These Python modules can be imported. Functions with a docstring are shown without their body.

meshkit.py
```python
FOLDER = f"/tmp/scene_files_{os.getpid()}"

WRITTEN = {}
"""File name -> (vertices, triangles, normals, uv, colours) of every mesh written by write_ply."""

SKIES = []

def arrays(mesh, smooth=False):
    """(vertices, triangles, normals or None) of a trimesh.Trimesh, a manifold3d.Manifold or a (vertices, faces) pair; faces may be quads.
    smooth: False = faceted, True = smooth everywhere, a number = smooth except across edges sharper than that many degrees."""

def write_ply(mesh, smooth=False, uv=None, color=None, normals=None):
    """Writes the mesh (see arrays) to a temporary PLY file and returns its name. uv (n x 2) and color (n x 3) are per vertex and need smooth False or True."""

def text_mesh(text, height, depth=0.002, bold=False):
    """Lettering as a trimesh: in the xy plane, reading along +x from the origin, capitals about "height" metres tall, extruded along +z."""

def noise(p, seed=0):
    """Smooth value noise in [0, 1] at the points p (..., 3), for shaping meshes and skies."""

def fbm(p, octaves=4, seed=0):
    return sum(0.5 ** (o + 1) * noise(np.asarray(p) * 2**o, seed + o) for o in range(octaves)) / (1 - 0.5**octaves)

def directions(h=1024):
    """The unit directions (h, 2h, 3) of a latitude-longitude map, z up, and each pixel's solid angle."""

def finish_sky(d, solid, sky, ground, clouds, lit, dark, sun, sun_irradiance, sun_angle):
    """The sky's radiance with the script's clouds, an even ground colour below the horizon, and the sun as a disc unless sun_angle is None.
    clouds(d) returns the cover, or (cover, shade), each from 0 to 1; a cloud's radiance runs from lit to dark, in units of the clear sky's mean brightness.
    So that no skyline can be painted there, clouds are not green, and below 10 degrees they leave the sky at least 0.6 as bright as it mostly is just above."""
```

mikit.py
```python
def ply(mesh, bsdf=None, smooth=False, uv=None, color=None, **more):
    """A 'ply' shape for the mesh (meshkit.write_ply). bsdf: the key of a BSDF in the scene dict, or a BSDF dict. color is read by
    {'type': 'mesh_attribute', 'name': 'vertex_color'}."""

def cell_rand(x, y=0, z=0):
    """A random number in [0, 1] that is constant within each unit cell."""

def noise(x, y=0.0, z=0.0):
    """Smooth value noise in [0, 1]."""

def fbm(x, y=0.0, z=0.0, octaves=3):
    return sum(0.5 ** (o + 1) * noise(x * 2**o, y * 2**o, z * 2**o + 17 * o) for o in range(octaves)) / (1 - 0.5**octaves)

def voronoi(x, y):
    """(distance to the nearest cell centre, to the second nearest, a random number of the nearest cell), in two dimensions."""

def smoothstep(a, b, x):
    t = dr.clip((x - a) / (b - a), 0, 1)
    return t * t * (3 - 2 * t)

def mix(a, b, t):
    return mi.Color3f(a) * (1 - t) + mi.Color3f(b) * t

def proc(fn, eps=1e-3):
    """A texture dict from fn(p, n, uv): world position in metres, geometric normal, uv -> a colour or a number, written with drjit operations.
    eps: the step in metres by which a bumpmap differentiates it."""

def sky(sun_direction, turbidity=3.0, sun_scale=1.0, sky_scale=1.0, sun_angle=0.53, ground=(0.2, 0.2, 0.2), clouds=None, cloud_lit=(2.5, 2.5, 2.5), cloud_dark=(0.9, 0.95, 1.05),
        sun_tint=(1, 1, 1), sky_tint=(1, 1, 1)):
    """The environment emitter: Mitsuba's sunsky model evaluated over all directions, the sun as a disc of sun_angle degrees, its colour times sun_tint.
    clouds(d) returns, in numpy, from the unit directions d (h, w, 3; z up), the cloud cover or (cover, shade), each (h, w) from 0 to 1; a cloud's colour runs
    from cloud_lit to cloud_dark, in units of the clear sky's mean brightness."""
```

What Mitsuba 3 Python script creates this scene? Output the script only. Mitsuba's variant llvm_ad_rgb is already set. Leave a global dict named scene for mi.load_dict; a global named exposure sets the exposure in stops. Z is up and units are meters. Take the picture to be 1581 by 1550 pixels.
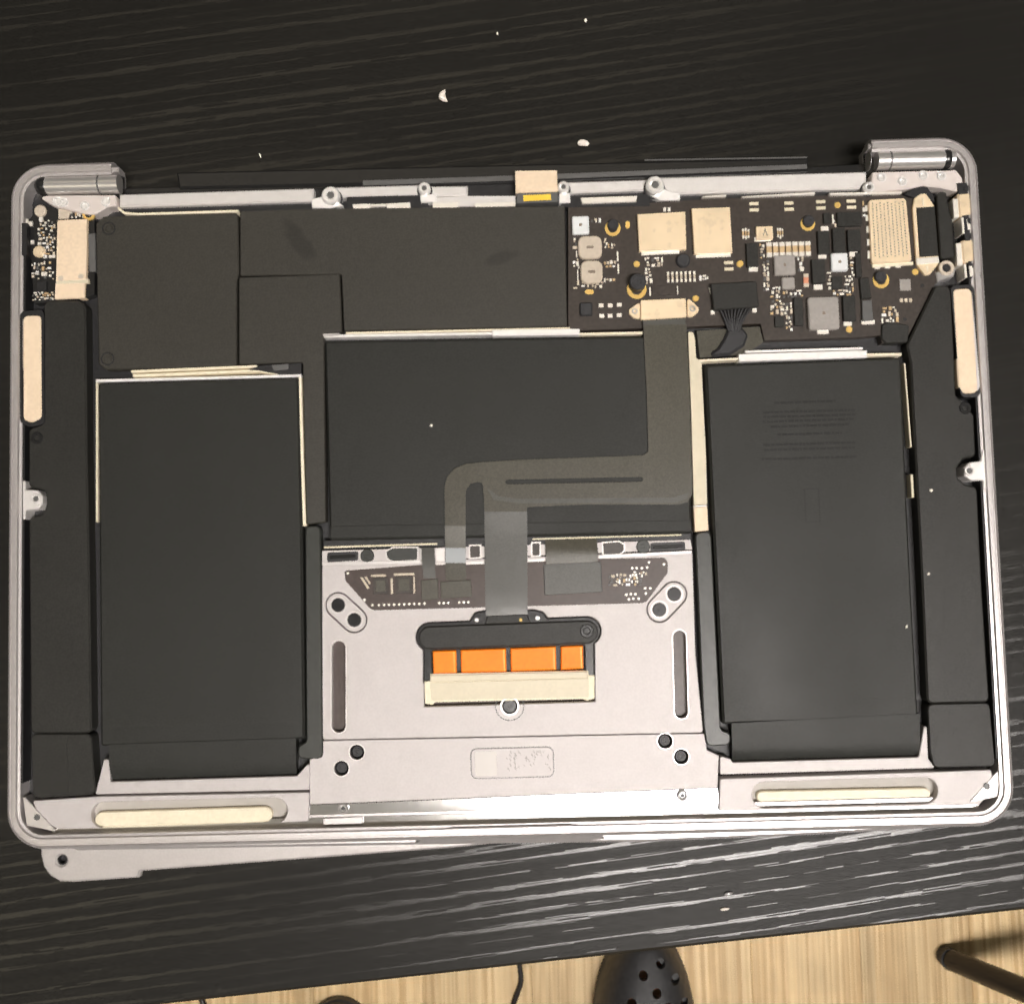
# An opened laptop lying upside down on a black wooden table, seen from above. Lengths below are in
# millimetres in the laptop's own frame (x to the right, y to the hinge side, z up, table top at z = 0).
import math, random
import numpy as np, trimesh, shapely
import drjit as dr
import mitsuba as mi
import mikit
from mikit import proc, noise, fbm, cell_rand, smoothstep, mix
from shapely.geometry import Polygon, box, LineString, Point
T = mi.ScalarTransform4f
scene, labels = {}, {}

# ------------------------------------------------------------------ camera, lamps, exposure
CAM = np.array([5.44, -22.58, 301.34]) * .001
FWD = np.array([-.0068986, .0614079, -.9980887]); UP = [.0270794, .9977581, .0612003]
scene['camera'] = {'type': 'thinlens', 'fov': 57.196, 'fov_axis': 'x', 'aperture_radius': .0007, 'focus_distance': .39,
                   'near_clip': .02, 'far_clip': 20.0, 'to_world': T().look_at(origin=CAM.tolist(), target=(CAM + FWD).tolist(), up=UP)}
exposure = 0.28
scene['room_light'] = {'type': 'constant', 'radiance': {'type': 'rgb', 'value': [.10, .094, .08]}}
def lamp(key, x, y, z, w, d, rgb):
    scene[key] = {'type': 'rectangle', 'to_world': T().translate([x, y, z]).rotate([1, 0, 0], 180).scale([w / 2, d / 2, 1]),
                  'bsdf': {'type': 'diffuse', 'reflectance': {'type': 'rgb', 'value': [.6, .6, .6]}},
                  'emitter': {'type': 'area', 'radiance': {'type': 'rgb', 'value': rgb}}}
lamp('ceiling_lamp', .52, -.63, 2.0, 1.00, .29, [56, 52.5, 50])
lamp('warm_lamp', -.35, 1.12, 2.0, 1.90, .40, [.9, .77, .57])
lamp('side_lamp', -1.20, -.95, 2.0, .80, .80, [1.3, 1.15, .85])
labels['side_lamp'] = {'label': 'square warm lamp above the front left of the table', 'category': 'lamp'}
labels['warm_lamp'] = {'label': 'long dim warm lamp beyond the rear edge of the table', 'category': 'lamp'}
labels['ceiling_lamp'] = {'label': 'long white ceiling lamp above the front edge of the table', 'category': 'lamp'}

# ------------------------------------------------------------------ heights (mm)
# Z{
ZF = 9.0; ZBAT = 13.6; ZBC = 13.2; ZSP = 13.8; ZPCB = 12.2; ZSH = 13.5; ZTP = 12.6; ZDK = 12.6; ZPL = 13.2; ZRIM = 15.0; ZFX = 13.85; ZTB = 12.9; ZLID = 7.4; ZCV = 3.0; ZCLU = 10.5; FL = -740; ZB = 12.6
# }Z

# ------------------------------------------------------------------ materials
def rgb(*c): return {'type': 'rgb', 'value': list(c)}
def pr(key, base, rough=.5, metal=0., spec=.5, bump=None, scale=1e-5, eps=2e-4, **kw):
    d = {'type': 'principled', 'base_color': rgb(*base) if isinstance(base, (tuple, list)) else base,
         'roughness': rough, 'metallic': metal, 'specular': spec, **kw}
    if bump is not None: d = {'type': 'bumpmap', 'arbitrary': proc(bump, eps), 'scale': scale, 'bsdf': d}
    scene[key] = {'type': 'twosided', 'bsdf': d}

def speckle(c, amp, k, k2=60.):
    def fn(p, n, uv):
        t = 1 + amp * (noise(p.x * k, p.y * k, p.z * k) - .5) * 2 + .6 * amp * (fbm(p.x * k2, p.y * k2, p.z * k2) - .5) * 2
        return mi.Color3f(*c) * t
    return proc(fn)
def fine(k): return lambda p, n, uv: noise(p.x * k, p.y * k, p.z * k)
TA = math.radians(4.78)
def grain(p):
    u = p.x * math.cos(TA + .03) + p.y * math.sin(TA + .03)
    v = -p.x * math.sin(TA + .03) + p.y * math.cos(TA + .03)
    v = v + .0055 * (noise(u * 3.1 + 4, v * 5) - .5) + .0010 * (noise(u * 16, v * 40) - .5)
    k = v / .0038 + .8 * noise(u * 1.2, v * 30, 6); c = dr.floor(k)      # growth lines about 3.8 mm apart
    near = 1 - dr.abs(k - c - .5) * 2
    near = near + .55 * (cell_rand(c, 5) - .5) + .5 * (noise(u * 14, c * 3.7, 8) - .5)
    row = dr.floor(v / .00042); sh = cell_rand(row, 11)
    dash = cell_rand(dr.floor(u / (.0040 + .0085 * sh) + 9 * sh), row, 3)   # open pores: short dashes crowded on the lines
    pore = smoothstep(0, .12, dash - (1.02 - .95 * smoothstep(.50, 1.0, near)))
    line = smoothstep(.45, .8, noise(u * 12, v * 1100, 5)) * noise(u * 5, v * 60, 4)
    return u, v, pore, line, dash
def wood_h(p, n, uv):
    u, v, band, line, rag = grain(p)
    return .5 * band * rag - .25 * line + .08 * noise(u * 60, v * 700, 2)
def wood_c(p, n, uv):
    u, v, band, line, rag = grain(p)
    return mix((.0130, .0124, .0108), (.0165, .0156, .0132), .5 * band + .6 * line * (1 - band)) * (.75 + .5 * fbm(u * 7, v * 30))
def wood_w(p, n, uv):
    u, v, band, line, rag = grain(p)
    return dr.clip(.02 + .98 * band + .07 * line, 0, 1)
scene['black_wood'] = {'type': 'twosided', 'bsdf': {'type': 'bumpmap', 'arbitrary': proc(wood_h, 1.5e-4), 'scale': 4e-5, 'bsdf': {'type': 'blendbsdf', 'weight': proc(wood_w),
    'a': {'type': 'principled', 'base_color': proc(wood_c), 'roughness': .48, 'specular': .14},
    'b': {'type': 'principled', 'base_color': proc(wood_c), 'roughness': .28, 'specular': .42}}}}

def plank_c(p, n, uv):
    i = dr.floor((p.x + 2.) / .118)
    r = cell_rand(i, 3); s = cell_rand(i, 9)
    u = p.y + r * 3; v = p.x
    g = fbm(v * 260 + 4 * noise(u * 3, v * 14), u * 5, r * 9)
    f = noise(v * 1500, u * 22, 4); k = smoothstep(.74, .82, noise(v * 30, u * 9, 6))
    c = mix((.58, .39, .185), (.84, .635, .355), smoothstep(.25, .75, g)) * (.90 + .16 * s)
    return c * (.90 + .16 * f) * (.84 + .32 * fbm(v * 26, u * 19, 2)) * (1 - .18 * k)
pr('floor_wood', proc(plank_c), .42, bump=lambda p, n, uv: noise(p.x * 1500, p.y * 22, 4), scale=6e-5, eps=4e-4)

pr('alu', speckle((.55, .522, .512), .04, 2600), .40, .6, bump=fine(3500.), scale=1.6e-6, eps=1e-4)
pr('alu_soft', speckle((.75, .725, .70), .03, 2600), .5, .45)
pr('alu_bright', (.62, .59, .57), .40, .6)
pr('bracket_metal', (.78, .71, .67), .42, .35)
pr('alu_plate', speckle((.515, .484, .474), .03, 2300), .60, .34, bump=fine(2600.), scale=2.5e-6, eps=1e-4)
pr('polished', (.80, .78, .75), .17, 1.)
pr('slot_grey', (.40, .375, .34), .55)
pr('steel', (.74, .72, .70), .30, .8)
pr('black', speckle((.0195, .0192, .0168), .26, 3200), .52, spec=.34, bump=fine(5200.), scale=5e-6, eps=8e-5)
def shield_c(p, n, uv):
    t = 1 + .17 * (noise(p.x * 3200, p.y * 3200) - .5) * 2 + .25 * (fbm(p.x * 22, p.y * 22) - .5)
    def smear(cx, cy, w, d, a):
        x, y = p.x - cx * .001, p.y - cy * .001
        q = (x * math.cos(a) + y * math.sin(a)) / w, (-x * math.sin(a) + y * math.cos(a)) / d
        return smoothstep(1.1, .2, q[0] * q[0] + q[1] * q[1] + .5 * (noise(p.x * 400, p.y * 400) - .5))
    m = smear(*(-60.95,78.76), .009, .0032, -.95) + .9 * smear(*(2.35,71.53), .006, .0022, .25)
    return mi.Color3f(.031, .029, .0235) * t * (1 - .34 * m)
pr('shield_black', proc(shield_c), .5, bump=fine(5200.), scale=5e-6, eps=8e-5)
pr('cell_black', speckle((.0175, .0182, .0158), .26, 3200, 14.), proc(lambda p, n, uv: .46 + .16 * fbm(p.x * 38, p.y * 30)), spec=.34, bump=lambda p, n, uv: noise(p.x * 5200, p.y * 5200) + 26 * fbm(p.x * 45, p.y * 34), scale=4e-6, eps=8e-5)
pr('rail_black', speckle((.027, .029, .025), .06, 900), .42)
pr('board_brown', speckle((.050, .034, .028), .12, 1500), .42)
pr('dark', (.012, .012, .013), .5)
pr('rubber', (.022, .022, .024), .6)
pr('stamp_ink', (.20, .16, .12), .6)
pr('print', (.0115, .0115, .0108), .5, spec=.24)
pr('gloss_black', (.014, .014, .014), .26)
pr('grey_dark', (.10, .10, .098), .4)
pr('board', speckle((.038, .030, .0245), .18, 1500, 160.), .42, bump=fine(1800.), scale=6e-6, eps=1.5e-4)
pr('tan', speckle((.74, .595, .43), .05, 1500, 90.), .55)
def dirty_tan(p, n, uv):
    m = smoothstep(.58, .8, fbm(p.x * 420 + 3, p.y * 420)); w = fbm(p.x * 130, p.y * 130 + 5)
    return mi.Color3f(.90, .73, .50) * (.90 + .2 * w) * (1 - .10 * m)
pr('tan_metal', proc(dirty_tan), .38, .4)
pr('cream', speckle((.74, .675, .51), .05, 1500, 120.), .5)
pr('cream_dull', speckle((.62, .56, .42), .05, 1500), .5)
pr('solder', (.88, .84, .76), .34, .35)
pr('gold', (.90, .62, .20), .3, .45)
pr('white_part', (.66, .68, .68), .5)
pr('sticker_white', (.62, .59, .56), .6)
pr('bright_metal', (.90, .885, .86), .25, .45)
pr('white_metal', (.90, .885, .86), .35, .3)
pr('coil_tan', speckle((.52, .45, .36), .08, 1500), .5)
pr('coil_grey', speckle((.29, .27, .25), .08, 1500), .5)
pr('cap_body', (.50, .36, .20), .4)
pr('copper', (.60, .25, .15), .4)
pr('orange', speckle((.95, .235, .008), .05, 1200), .5, spec=.3)
pr('orange_edge', (.95, .42, .06), .35)
pr('yellow', (.85, .55, .06), .4)
pr('film', speckle((.066, .062, .048), .16, 2600, 45.), .34, bump=lambda p, n, uv: fbm(p.x * 70, p.y * 60), scale=1.6e-4, eps=5e-4)
pr('film_grey', speckle((.078, .078, .071), .10, 2600, 45.), .32, bump=lambda p, n, uv: fbm(p.x * 70, p.y * 60), scale=1.6e-4, eps=5e-4)
pr('clear_film', (.34, .36, .37), .25)
pr('crumb_white', (.80, .74, .66), .7)
pr('clog_foam', speckle((.030, .030, .032), .15, 260), .48, bump=fine(500.), scale=5e-5, eps=1e-3)
pr('skin', (.62, .36, .22), .6)
pr('leg_black', (.014, .011, .010), .35)
pr('shell_out', speckle((.46, .435, .42), .04, 2600), .46, .35)

# ------------------------------------------------------------------ mesh helpers
def offset_ring(V, b):
    V = np.asarray(V, float); a, c = np.roll(V, 1, 0), np.roll(V, -1, 0)
    d1, d2 = V - a, c - V
    n1 = np.stack([-d1[:, 1], d1[:, 0]], 1); n2 = np.stack([-d2[:, 1], d2[:, 0]], 1)
    n1 /= np.linalg.norm(n1, axis=1)[:, None] + 1e-12; n2 /= np.linalg.norm(n2, axis=1)[:, None] + 1e-12
    return V + b * (n1 + n2) / np.maximum(1 + (n1 * n2).sum(1), .35)[:, None]
def shp(x):
    if isinstance(x, tuple) and len(x) == 4 and not isinstance(x[0], tuple): return box(*x)
    return x if hasattr(x, 'geom_type') else Polygon(x)
def ext(poly, z0, z1, b=0., bottom=False):
    """A plate: the outline extruded from z0 to z1, its upper edge chamfered by b."""
    g = shp(poly)
    if g.geom_type == 'MultiPolygon': return trimesh.util.concatenate([ext(q, z0, z1, b, bottom) for q in g.geoms])
    g = shapely.geometry.polygon.orient(g.simplify(.004))
    rings = [np.array(r.coords)[:-1] for r in [g.exterior, *g.interiors]]
    v, f, tops, at = [], [], [], 0
    for V in rings:
        n = len(V); lay = [(V, z0), (V, z1 - b)] + ([(offset_ring(V, b), z1)] if b > 0 else [])
        for k, (q, z) in enumerate(lay):
            v.append(np.column_stack([q, np.full(n, z)]))
            if k:
                i = np.arange(n); j = (i + 1) % n; lo, hi = at + (k - 1) * n, at + k * n
                f += [np.stack([lo + i, lo + j, hi + j], 1), np.stack([lo + i, hi + j, hi + i], 1)]
        tops.append(lay[-1][0]); at += n * len(lay)
    cap = Polygon(tops[0], tops[1:]); cv, cf = trimesh.creation.triangulate_polygon(cap, engine='earcut')
    v.append(np.column_stack([cv, np.full(len(cv), z1)])); f.append(np.asarray(cf) + at); at += len(cv)
    if bottom:
        v.append(np.column_stack([cv, np.full(len(cv), z0 if b == 0 else z0)])); f.append(np.asarray(cf)[:, ::-1] + at)
    m = trimesh.Trimesh(np.vstack(v), np.vstack(f), process=False); m.merge_vertices(); return m
def rr(rect, r, n=4):
    g = shp(rect); return g.buffer(-r).buffer(r, quad_segs=n)
def soft(poly, r, n=4):
    g = shp(poly); return g.buffer(-r).buffer(2 * r, quad_segs=n).buffer(-r, quad_segs=n)
def disc(c, r, n=20):
    a = np.arange(n) * 2 * math.pi / n; return Polygon(np.column_stack([c[0] + r * np.cos(a), c[1] + r * np.sin(a)]))
def ringp(c, r0, r1, n=24): return Polygon(disc(c, r1, n).exterior.coords, [disc(c, r0, n).exterior.coords])
def slot(a, b, r, n=6): return LineString([a, b]).buffer(r, quad_segs=n)
def strip(pts, w, cap=2): return LineString(pts).buffer(w / 2, cap_style=cap, join_style=2)
def cat(*m): return trimesh.util.concatenate(list(m))
def quad3(*v): return trimesh.Trimesh(np.array(v, float), [[0, 1, 2], [0, 2, 3]] if len(v) == 4 else [[0, 1, 2]], process=False)
def tube(pts, r, n=12, closed=True):
    pts = np.asarray(pts, float); r = np.broadcast_to(r, len(pts)); v = []; f = []
    for i, q in enumerate(pts):
        t = pts[min(i + 1, len(pts) - 1)] - pts[max(i - 1, 0)]; t /= np.linalg.norm(t)
        a = np.cross(t, [0, 0, 1] if abs(t[2]) < .9 else [1, 0, 0]); a /= np.linalg.norm(a); c = np.cross(t, a)
        w = np.arange(n) * 2 * math.pi / n
        v += [q + r[i] * (math.cos(k) * a + math.sin(k) * c) for k in w]
        if i: f += [[(i - 1) * n + k, (i - 1) * n + (k + 1) % n, i * n + (k + 1) % n, i * n + k] for k in range(n)]
    F = [[q[0], q[2], q[1]] for q in f] + [[q[0], q[3], q[2]] for q in f]
    if closed:
        for e, s in ((0, 1), (len(pts) - 1, -1)):
            v.append(pts[e]); c = len(v) - 1
            F += [[c, e * n + (k if s > 0 else (k + 1) % n), e * n + ((k + 1) % n if s > 0 else k)] for k in range(n)]
    return trimesh.Trimesh(np.array(v), F, process=False)
def loft(path, prof, closed):
    """Sweeps the profile [(inset, z)] along the outline (counter-clockwise, inset to its left)."""
    V = np.asarray(path, float)
    rows = []
    for ins, z in prof:
        Q = offset_ring(V, ins)
        if not closed:
            for e, o in ((0, 1), (-1, -2)):
                d = (V[o] - V[e]) * (1 if e == 0 else -1); d /= np.linalg.norm(d); Q[e] = V[e] + ins * np.array([-d[1], d[0]])
        rows.append(np.column_stack([Q, np.full(len(V), z)]))
    n = len(V); f = []; m = n if closed else n - 1
    for k in range(len(prof) - 1):
        for i in range(m):
            j = (i + 1) % n; a, b2, c, d = k * n + i, k * n + j, (k + 1) * n + j, (k + 1) * n + i
            f += [[a, b2, c], [a, c, d]]
    me = trimesh.Trimesh(np.vstack(rows), f, process=False)
    if not closed:
        P2 = np.array(prof)
        cv, cf = trimesh.creation.triangulate_polygon(Polygon(P2).buffer(0), engine='earcut')
        for e in (0, n - 1):
            idx = [int(np.argmin(((P2 - q) ** 2).sum(1))) for q in cv]
            me = cat(me, trimesh.Trimesh(np.array([rows[k][e] for k in idx]), cf, process=False))
    return me

def slope(pts_hi, z_hi, pts_lo, z_lo):
    n = len(pts_hi); v = [(*p, z_hi) for p in pts_hi] + [(*p, z_lo) for p in pts_lo]
    f = []
    for i in range(n - 1): f += [[i, n + i, n + i + 1], [i, n + i + 1, i + 1]]
    return trimesh.Trimesh(np.array(v), f, process=False)
def key_of(name):
    if name not in USED: USED.add(name); return name
    k = 1
    while f'{name}_{k:03d}' in USED: k += 1
    USED.add(f'{name}_{k:03d}'); return f'{name}_{k:03d}'
USED = set()
def put(parent, name, mesh, mat, label=None, smooth=35, **more):
    key = key_of(f'{parent}__{name}' if parent else name)
    mesh = mesh.copy(); mesh.apply_scale(.001)
    scene[key] = mikit.ply(mesh, mat, smooth=smooth)
    if label or more: labels[key] = {**({'label': label} if label else {}), **more}
    return key
def thing(name, label, category, group=None, **more):
    key = key_of(name); labels[key] = {'label': label, 'category': category, **({'group': group} if group else {}), **more}
    return key

# ------------------------------------------------------------------ floor, table
floor = key_of('floor'); labels['floor'] = {'kind': 'structure', 'label': 'pale brown wooden plank floor below the table'}
rnd = random.Random(3)
for i in range(-11, 14):
    x0 = -2000 + 118 * (i + 17); y = -1500 + rnd.random() * 500 - 600
    while y < 1300:
        y1 = y + 1250
        put('floor', 'plank', ext((x0 + .08, y + .08, x0 + 117.92, y1 - .08), FL - 14, FL, .35), 'floor_wood', smooth=False)
        y = y1
sub = put('floor', 'underlay', ext((-2000, -2200, 2100, 2500), FL - 22, FL - 14.5), 'dark', smooth=False)

table = thing('table', 'black wood grain table with the opened laptop lying on it', 'table')
def tw(x, y):   # table frame -> laptop frame, origin on the front edge
    return (x * math.cos(TA) - y * math.sin(TA) + 26.2, x * math.sin(TA) + y * math.cos(TA) - 147.0)
put(table, 'table_top', ext([tw(-640, 0), tw(620, 0), tw(620, 720), tw(-640, 720)], -32, 0, 1.2, bottom=True), 'black_wood', smooth=False)
for x, y in ((-600, 60), (580, 60), (-600, 680), (580, 680)):
    q = [tw(x - 28, y - 28), tw(x + 28, y - 28), tw(x + 28, y + 28), tw(x - 28, y + 28)]
    put(table, 'leg', ext(q, FL + .5, -32.2), 'black_wood', smooth=False)

# ------------------------------------------------------------------ laptop: outer shell
L = thing('laptop', 'silver laptop lying upside down with its bottom cover removed, showing batteries and circuit boards', 'laptop')
HX0, HX1 = (-119.55,105.28)[0], (118.73,105.18)[0]
full = rr((-152.05, -106.2, 152.05, 106.2), 12, 10)
ring = np.array(shapely.geometry.polygon.orient(full).exterior.coords)[:-1]
# display lid underneath, closed against the table side
put(L, 'display_lid', ext(full.buffer(-1.2).union(shp([(-146.12,-94.15),(-133.97,-108.45),(-77.66,-108.82),(-17.51,-109.29),(42.45,-110.05),(92.34,-109.2),(126.23,-108.06),(146.51,-101.3)])).difference(box(HX0, 96, HX1, 120)), 3.3, ZLID, 1.0), 'alu', 'closed silver display lid under the laptop')
# the U of the rim, from the right hinge round the front to the left hinge (counter-clockwise)
a = list(map(tuple, ring)); top = 106.2
path = [p for p in a]
k0 = min(range(len(a)), key=lambda i: (abs(a[i][1] - top) > .01, -a[i][0]))   # right end of the top edge
rot = a[k0:] + a[:k0]                         # starts at the right end of the top edge, runs along the top, then left, front, right
U = [(HX0, top)] + [p for p in rot[1:]] + [rot[0], (HX1, top)]
cw = [p for p in U]
prof = [(.8, 7.8), (.1, 9.2), (0, 11.6), (.25, 13.0), (.8, 14.1), (1.45, 14.7), (1.6, 14.25), (2.0, 14.25), (2.15, 14.9), (2.4, 15.0), (3.7, 15.0), (3.95, 14.3), (4.75, 14.2), (4.85, ZF - .2)]
put(L, 'rim', loft(cw, prof, False), 'alu', 'thin silver rim round the open case', smooth=28)
for x in (-146.9, 146.9): put(L, 'gasket', ext((x - .25, -86, x + .25, 84), ZF - .2, 14.05, .1), 'dark', 'black gasket along the inner side of the rim')
put(L, 'keyboard_backing', ext(box(-149, -101.5, 149, 97).union(box(-149, 97, HX0 - 1, 104)).union(box(HX1 + 1, 97, 149, 104)), 7.9, ZF), 'dark', 'black inner floor of the case', smooth=False)

put(L, 'thumb_scoop', slope([(-22.12,-102.77),(-16.67,-102.14),(18.22,-102.03),(23.62,-102.73)], 15.12, [(-29.12,-108.56),(-19.23,-108.8),(20.31,-108.78),(29.2,-108.42)], 8.2), 'alu', 'shallow thumb notch in the middle of the front edge', smooth=False)

# ---- front: trackpad plate, deck, corner plates
tp = shp([(-55.47,-22.57),(58.33,-21.23),(58.1,-52.75),(59.54,-76.35),(-56.22,-75.59)])
ov = [slot((-50.68,-34.98), (-45.78,-39.65), 3.9), slot((52.28,-34.33), (47.57,-38.93), 3.9)]
sl = [slot((-50.68,-47.99), (-51.03,-71.44), 2.05), slot((53.38,-47.34), (53.12,-69.98), 1.9)]
hol = [disc((1.1,-66.92), 2.3)] + [disc(q, 2.25) for q in ((-45.64,-79.54), (-50.44,-84.26), (47.9,-78.58), (52.62,-83.34))]
a0, a1 = (-22.65,-45.34), (25.2,-44.82)
arms = [shp([(-24.64,-45.49),(-22.06,-45.56),(-22.15,-58.87),(-24.92,-59.0)]), shp([(24.4,-45.19),(27.36,-45.27),(27.1,-59.74),(24.33,-60.06)])]
bump = soft(shp([(-12.33,-44.04),(-10.28,-40.75),(-8.83,-38.43),(-5.85,-37.91),(9.19,-38.11),(11.94,-38.77),(13.47,-40.78),(16.14,-44.19)]), 1.2)
bracket_shape = shapely.union_all([slot(a0, a1, 4.25, 10), bump, *arms]).buffer(.5).buffer(-.5)
pocket = shapely.union_all([bracket_shape, shp([(-24.53,-48.66),(27.09,-48.42),(26.92,-66.01),(-24.7,-66.26)])]).buffer(.22)
put(L, 'trackpad', ext(soft(tp, 1.).difference(shapely.union_all(ov + sl + hol[:1] + [pocket])), 10.4, ZTP, .22), 'alu_plate', 'silver trackpad plate in the middle of the front')
TPK = 'laptop__trackpad'
put(TPK, 'backing', ext(tp.buffer(-1), 9.1, 10.5), 'board_brown', smooth=False)
for o in ov: put(TPK, 'screw_plate', ext(o.buffer(-.28), 10.6, ZTP - .05, .15), 'alu_plate')
for c in ((-50.68,-34.98), (-45.78,-39.65), (52.28,-34.33), (47.57,-38.93)):

    put(TPK, 'screw_cup', ext(ringp(c, 2.3, 2.75), ZTP - .1, ZTP + .06, .08), 'alu_bright')
    put(TPK, 'screw', cat(ext(disc(c, 2.25), ZTP - .2, ZTP + .12, .3), ext(disc(c, .6, 6), ZTP, ZTP + .2, .1)), 'gloss_black')
c = (1.1,-66.92)
put(TPK, 'screw', cat(ext(disc(c, 2.2), 10.6, ZTP - .1, .3), ext(disc(c, .6, 6), 12, ZTP + .05, .1)), 'gloss_black')
put(TPK, 'screw_cup', ext(ringp(c, 2.25, 3.0, 28), ZTP - .2, ZTP + .1, .1), 'alu_bright')
put(TPK, 'screw_cup', ext(ringp(c, 4.15, 4.4, 32).difference(box(c[0] - 6, c[1] + 1.8, c[0] + 6, c[1] + 6)), ZTP - .2, ZTP + .05), 'grey_dark')
for q in sl:
    put(TPK, 'slot_lip', ext(q.buffer(.5).difference(q), ZTP - .3, ZTP + .12, .1), 'alu_bright')
deck = shp([(-56.03,-75.82),(59.73,-76.59),(60.51,-81.6),(63.97,-83.23),(63.2,-92.85),(-60.23,-94.83),(-60.05,-81.31),(-56.88,-80.23)])
put(L, 'front_deck', ext(deck.difference(shapely.union_all(hol[1:])), 9.1, ZDK, .18), 'alu_plate', 'silver deck strip in front of the trackpad')
DK = 'laptop__front_deck'
for c in ((-45.64,-79.54), (-50.44,-84.26), (47.9,-78.58), (52.62,-83.34)):

    put(DK, 'screw_cup', ext(ringp(c, 2.2, 2.65), ZDK - .1, ZDK + .07, .08), 'alu_bright')
    put(DK, 'screw', cat(ext(disc(c, 2.15), 10, ZDK - 1.1, .6), ext(ringp(c, .5, 1.1, 14), 11, ZDK - .9, .1)), 'dark')
# sticker with a blank square where the code was
st = rr((-11.02,-88.17,13.87,-79.43), 1.8)
put(DK, 'sticker_edge', ext(st.buffer(.22).difference(st), ZDK - .02, ZDK + .03), 'grey_dark', smooth=False)
put(DK, 'sticker', ext(st, ZDK - .05, ZDK + .2, .14), 'alu_plate', 'small pale sticker plate with a white square')
put(DK, 'sticker_square', ext(rr((-9.86,-87.55,-3.17,-80.23), .6), ZDK + .1, ZDK + .28, .06), 'sticker_white')
rnd = random.Random(11)
x0, y0, x1, y1 = (-0.62,-86.6,12.93,-80.08)
put(DK, 'worn_print', cat(*[ext(Polygon([(x, y), (x + .25, y), (x + .25 + s * .5, y - s), (x + s * .5, y - s)]), ZDK + .1, ZDK + .222)
    for x, y, s in [(x0 + rnd.random() * (x1 - x0 - .5), y1 - rnd.random() ** 1.4 * (y1 - y0 - 1.2), .5 + .5 * rnd.random()) for _ in range(46)]]), 'coil_grey', 'worn away pale print', smooth=False)
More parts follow.
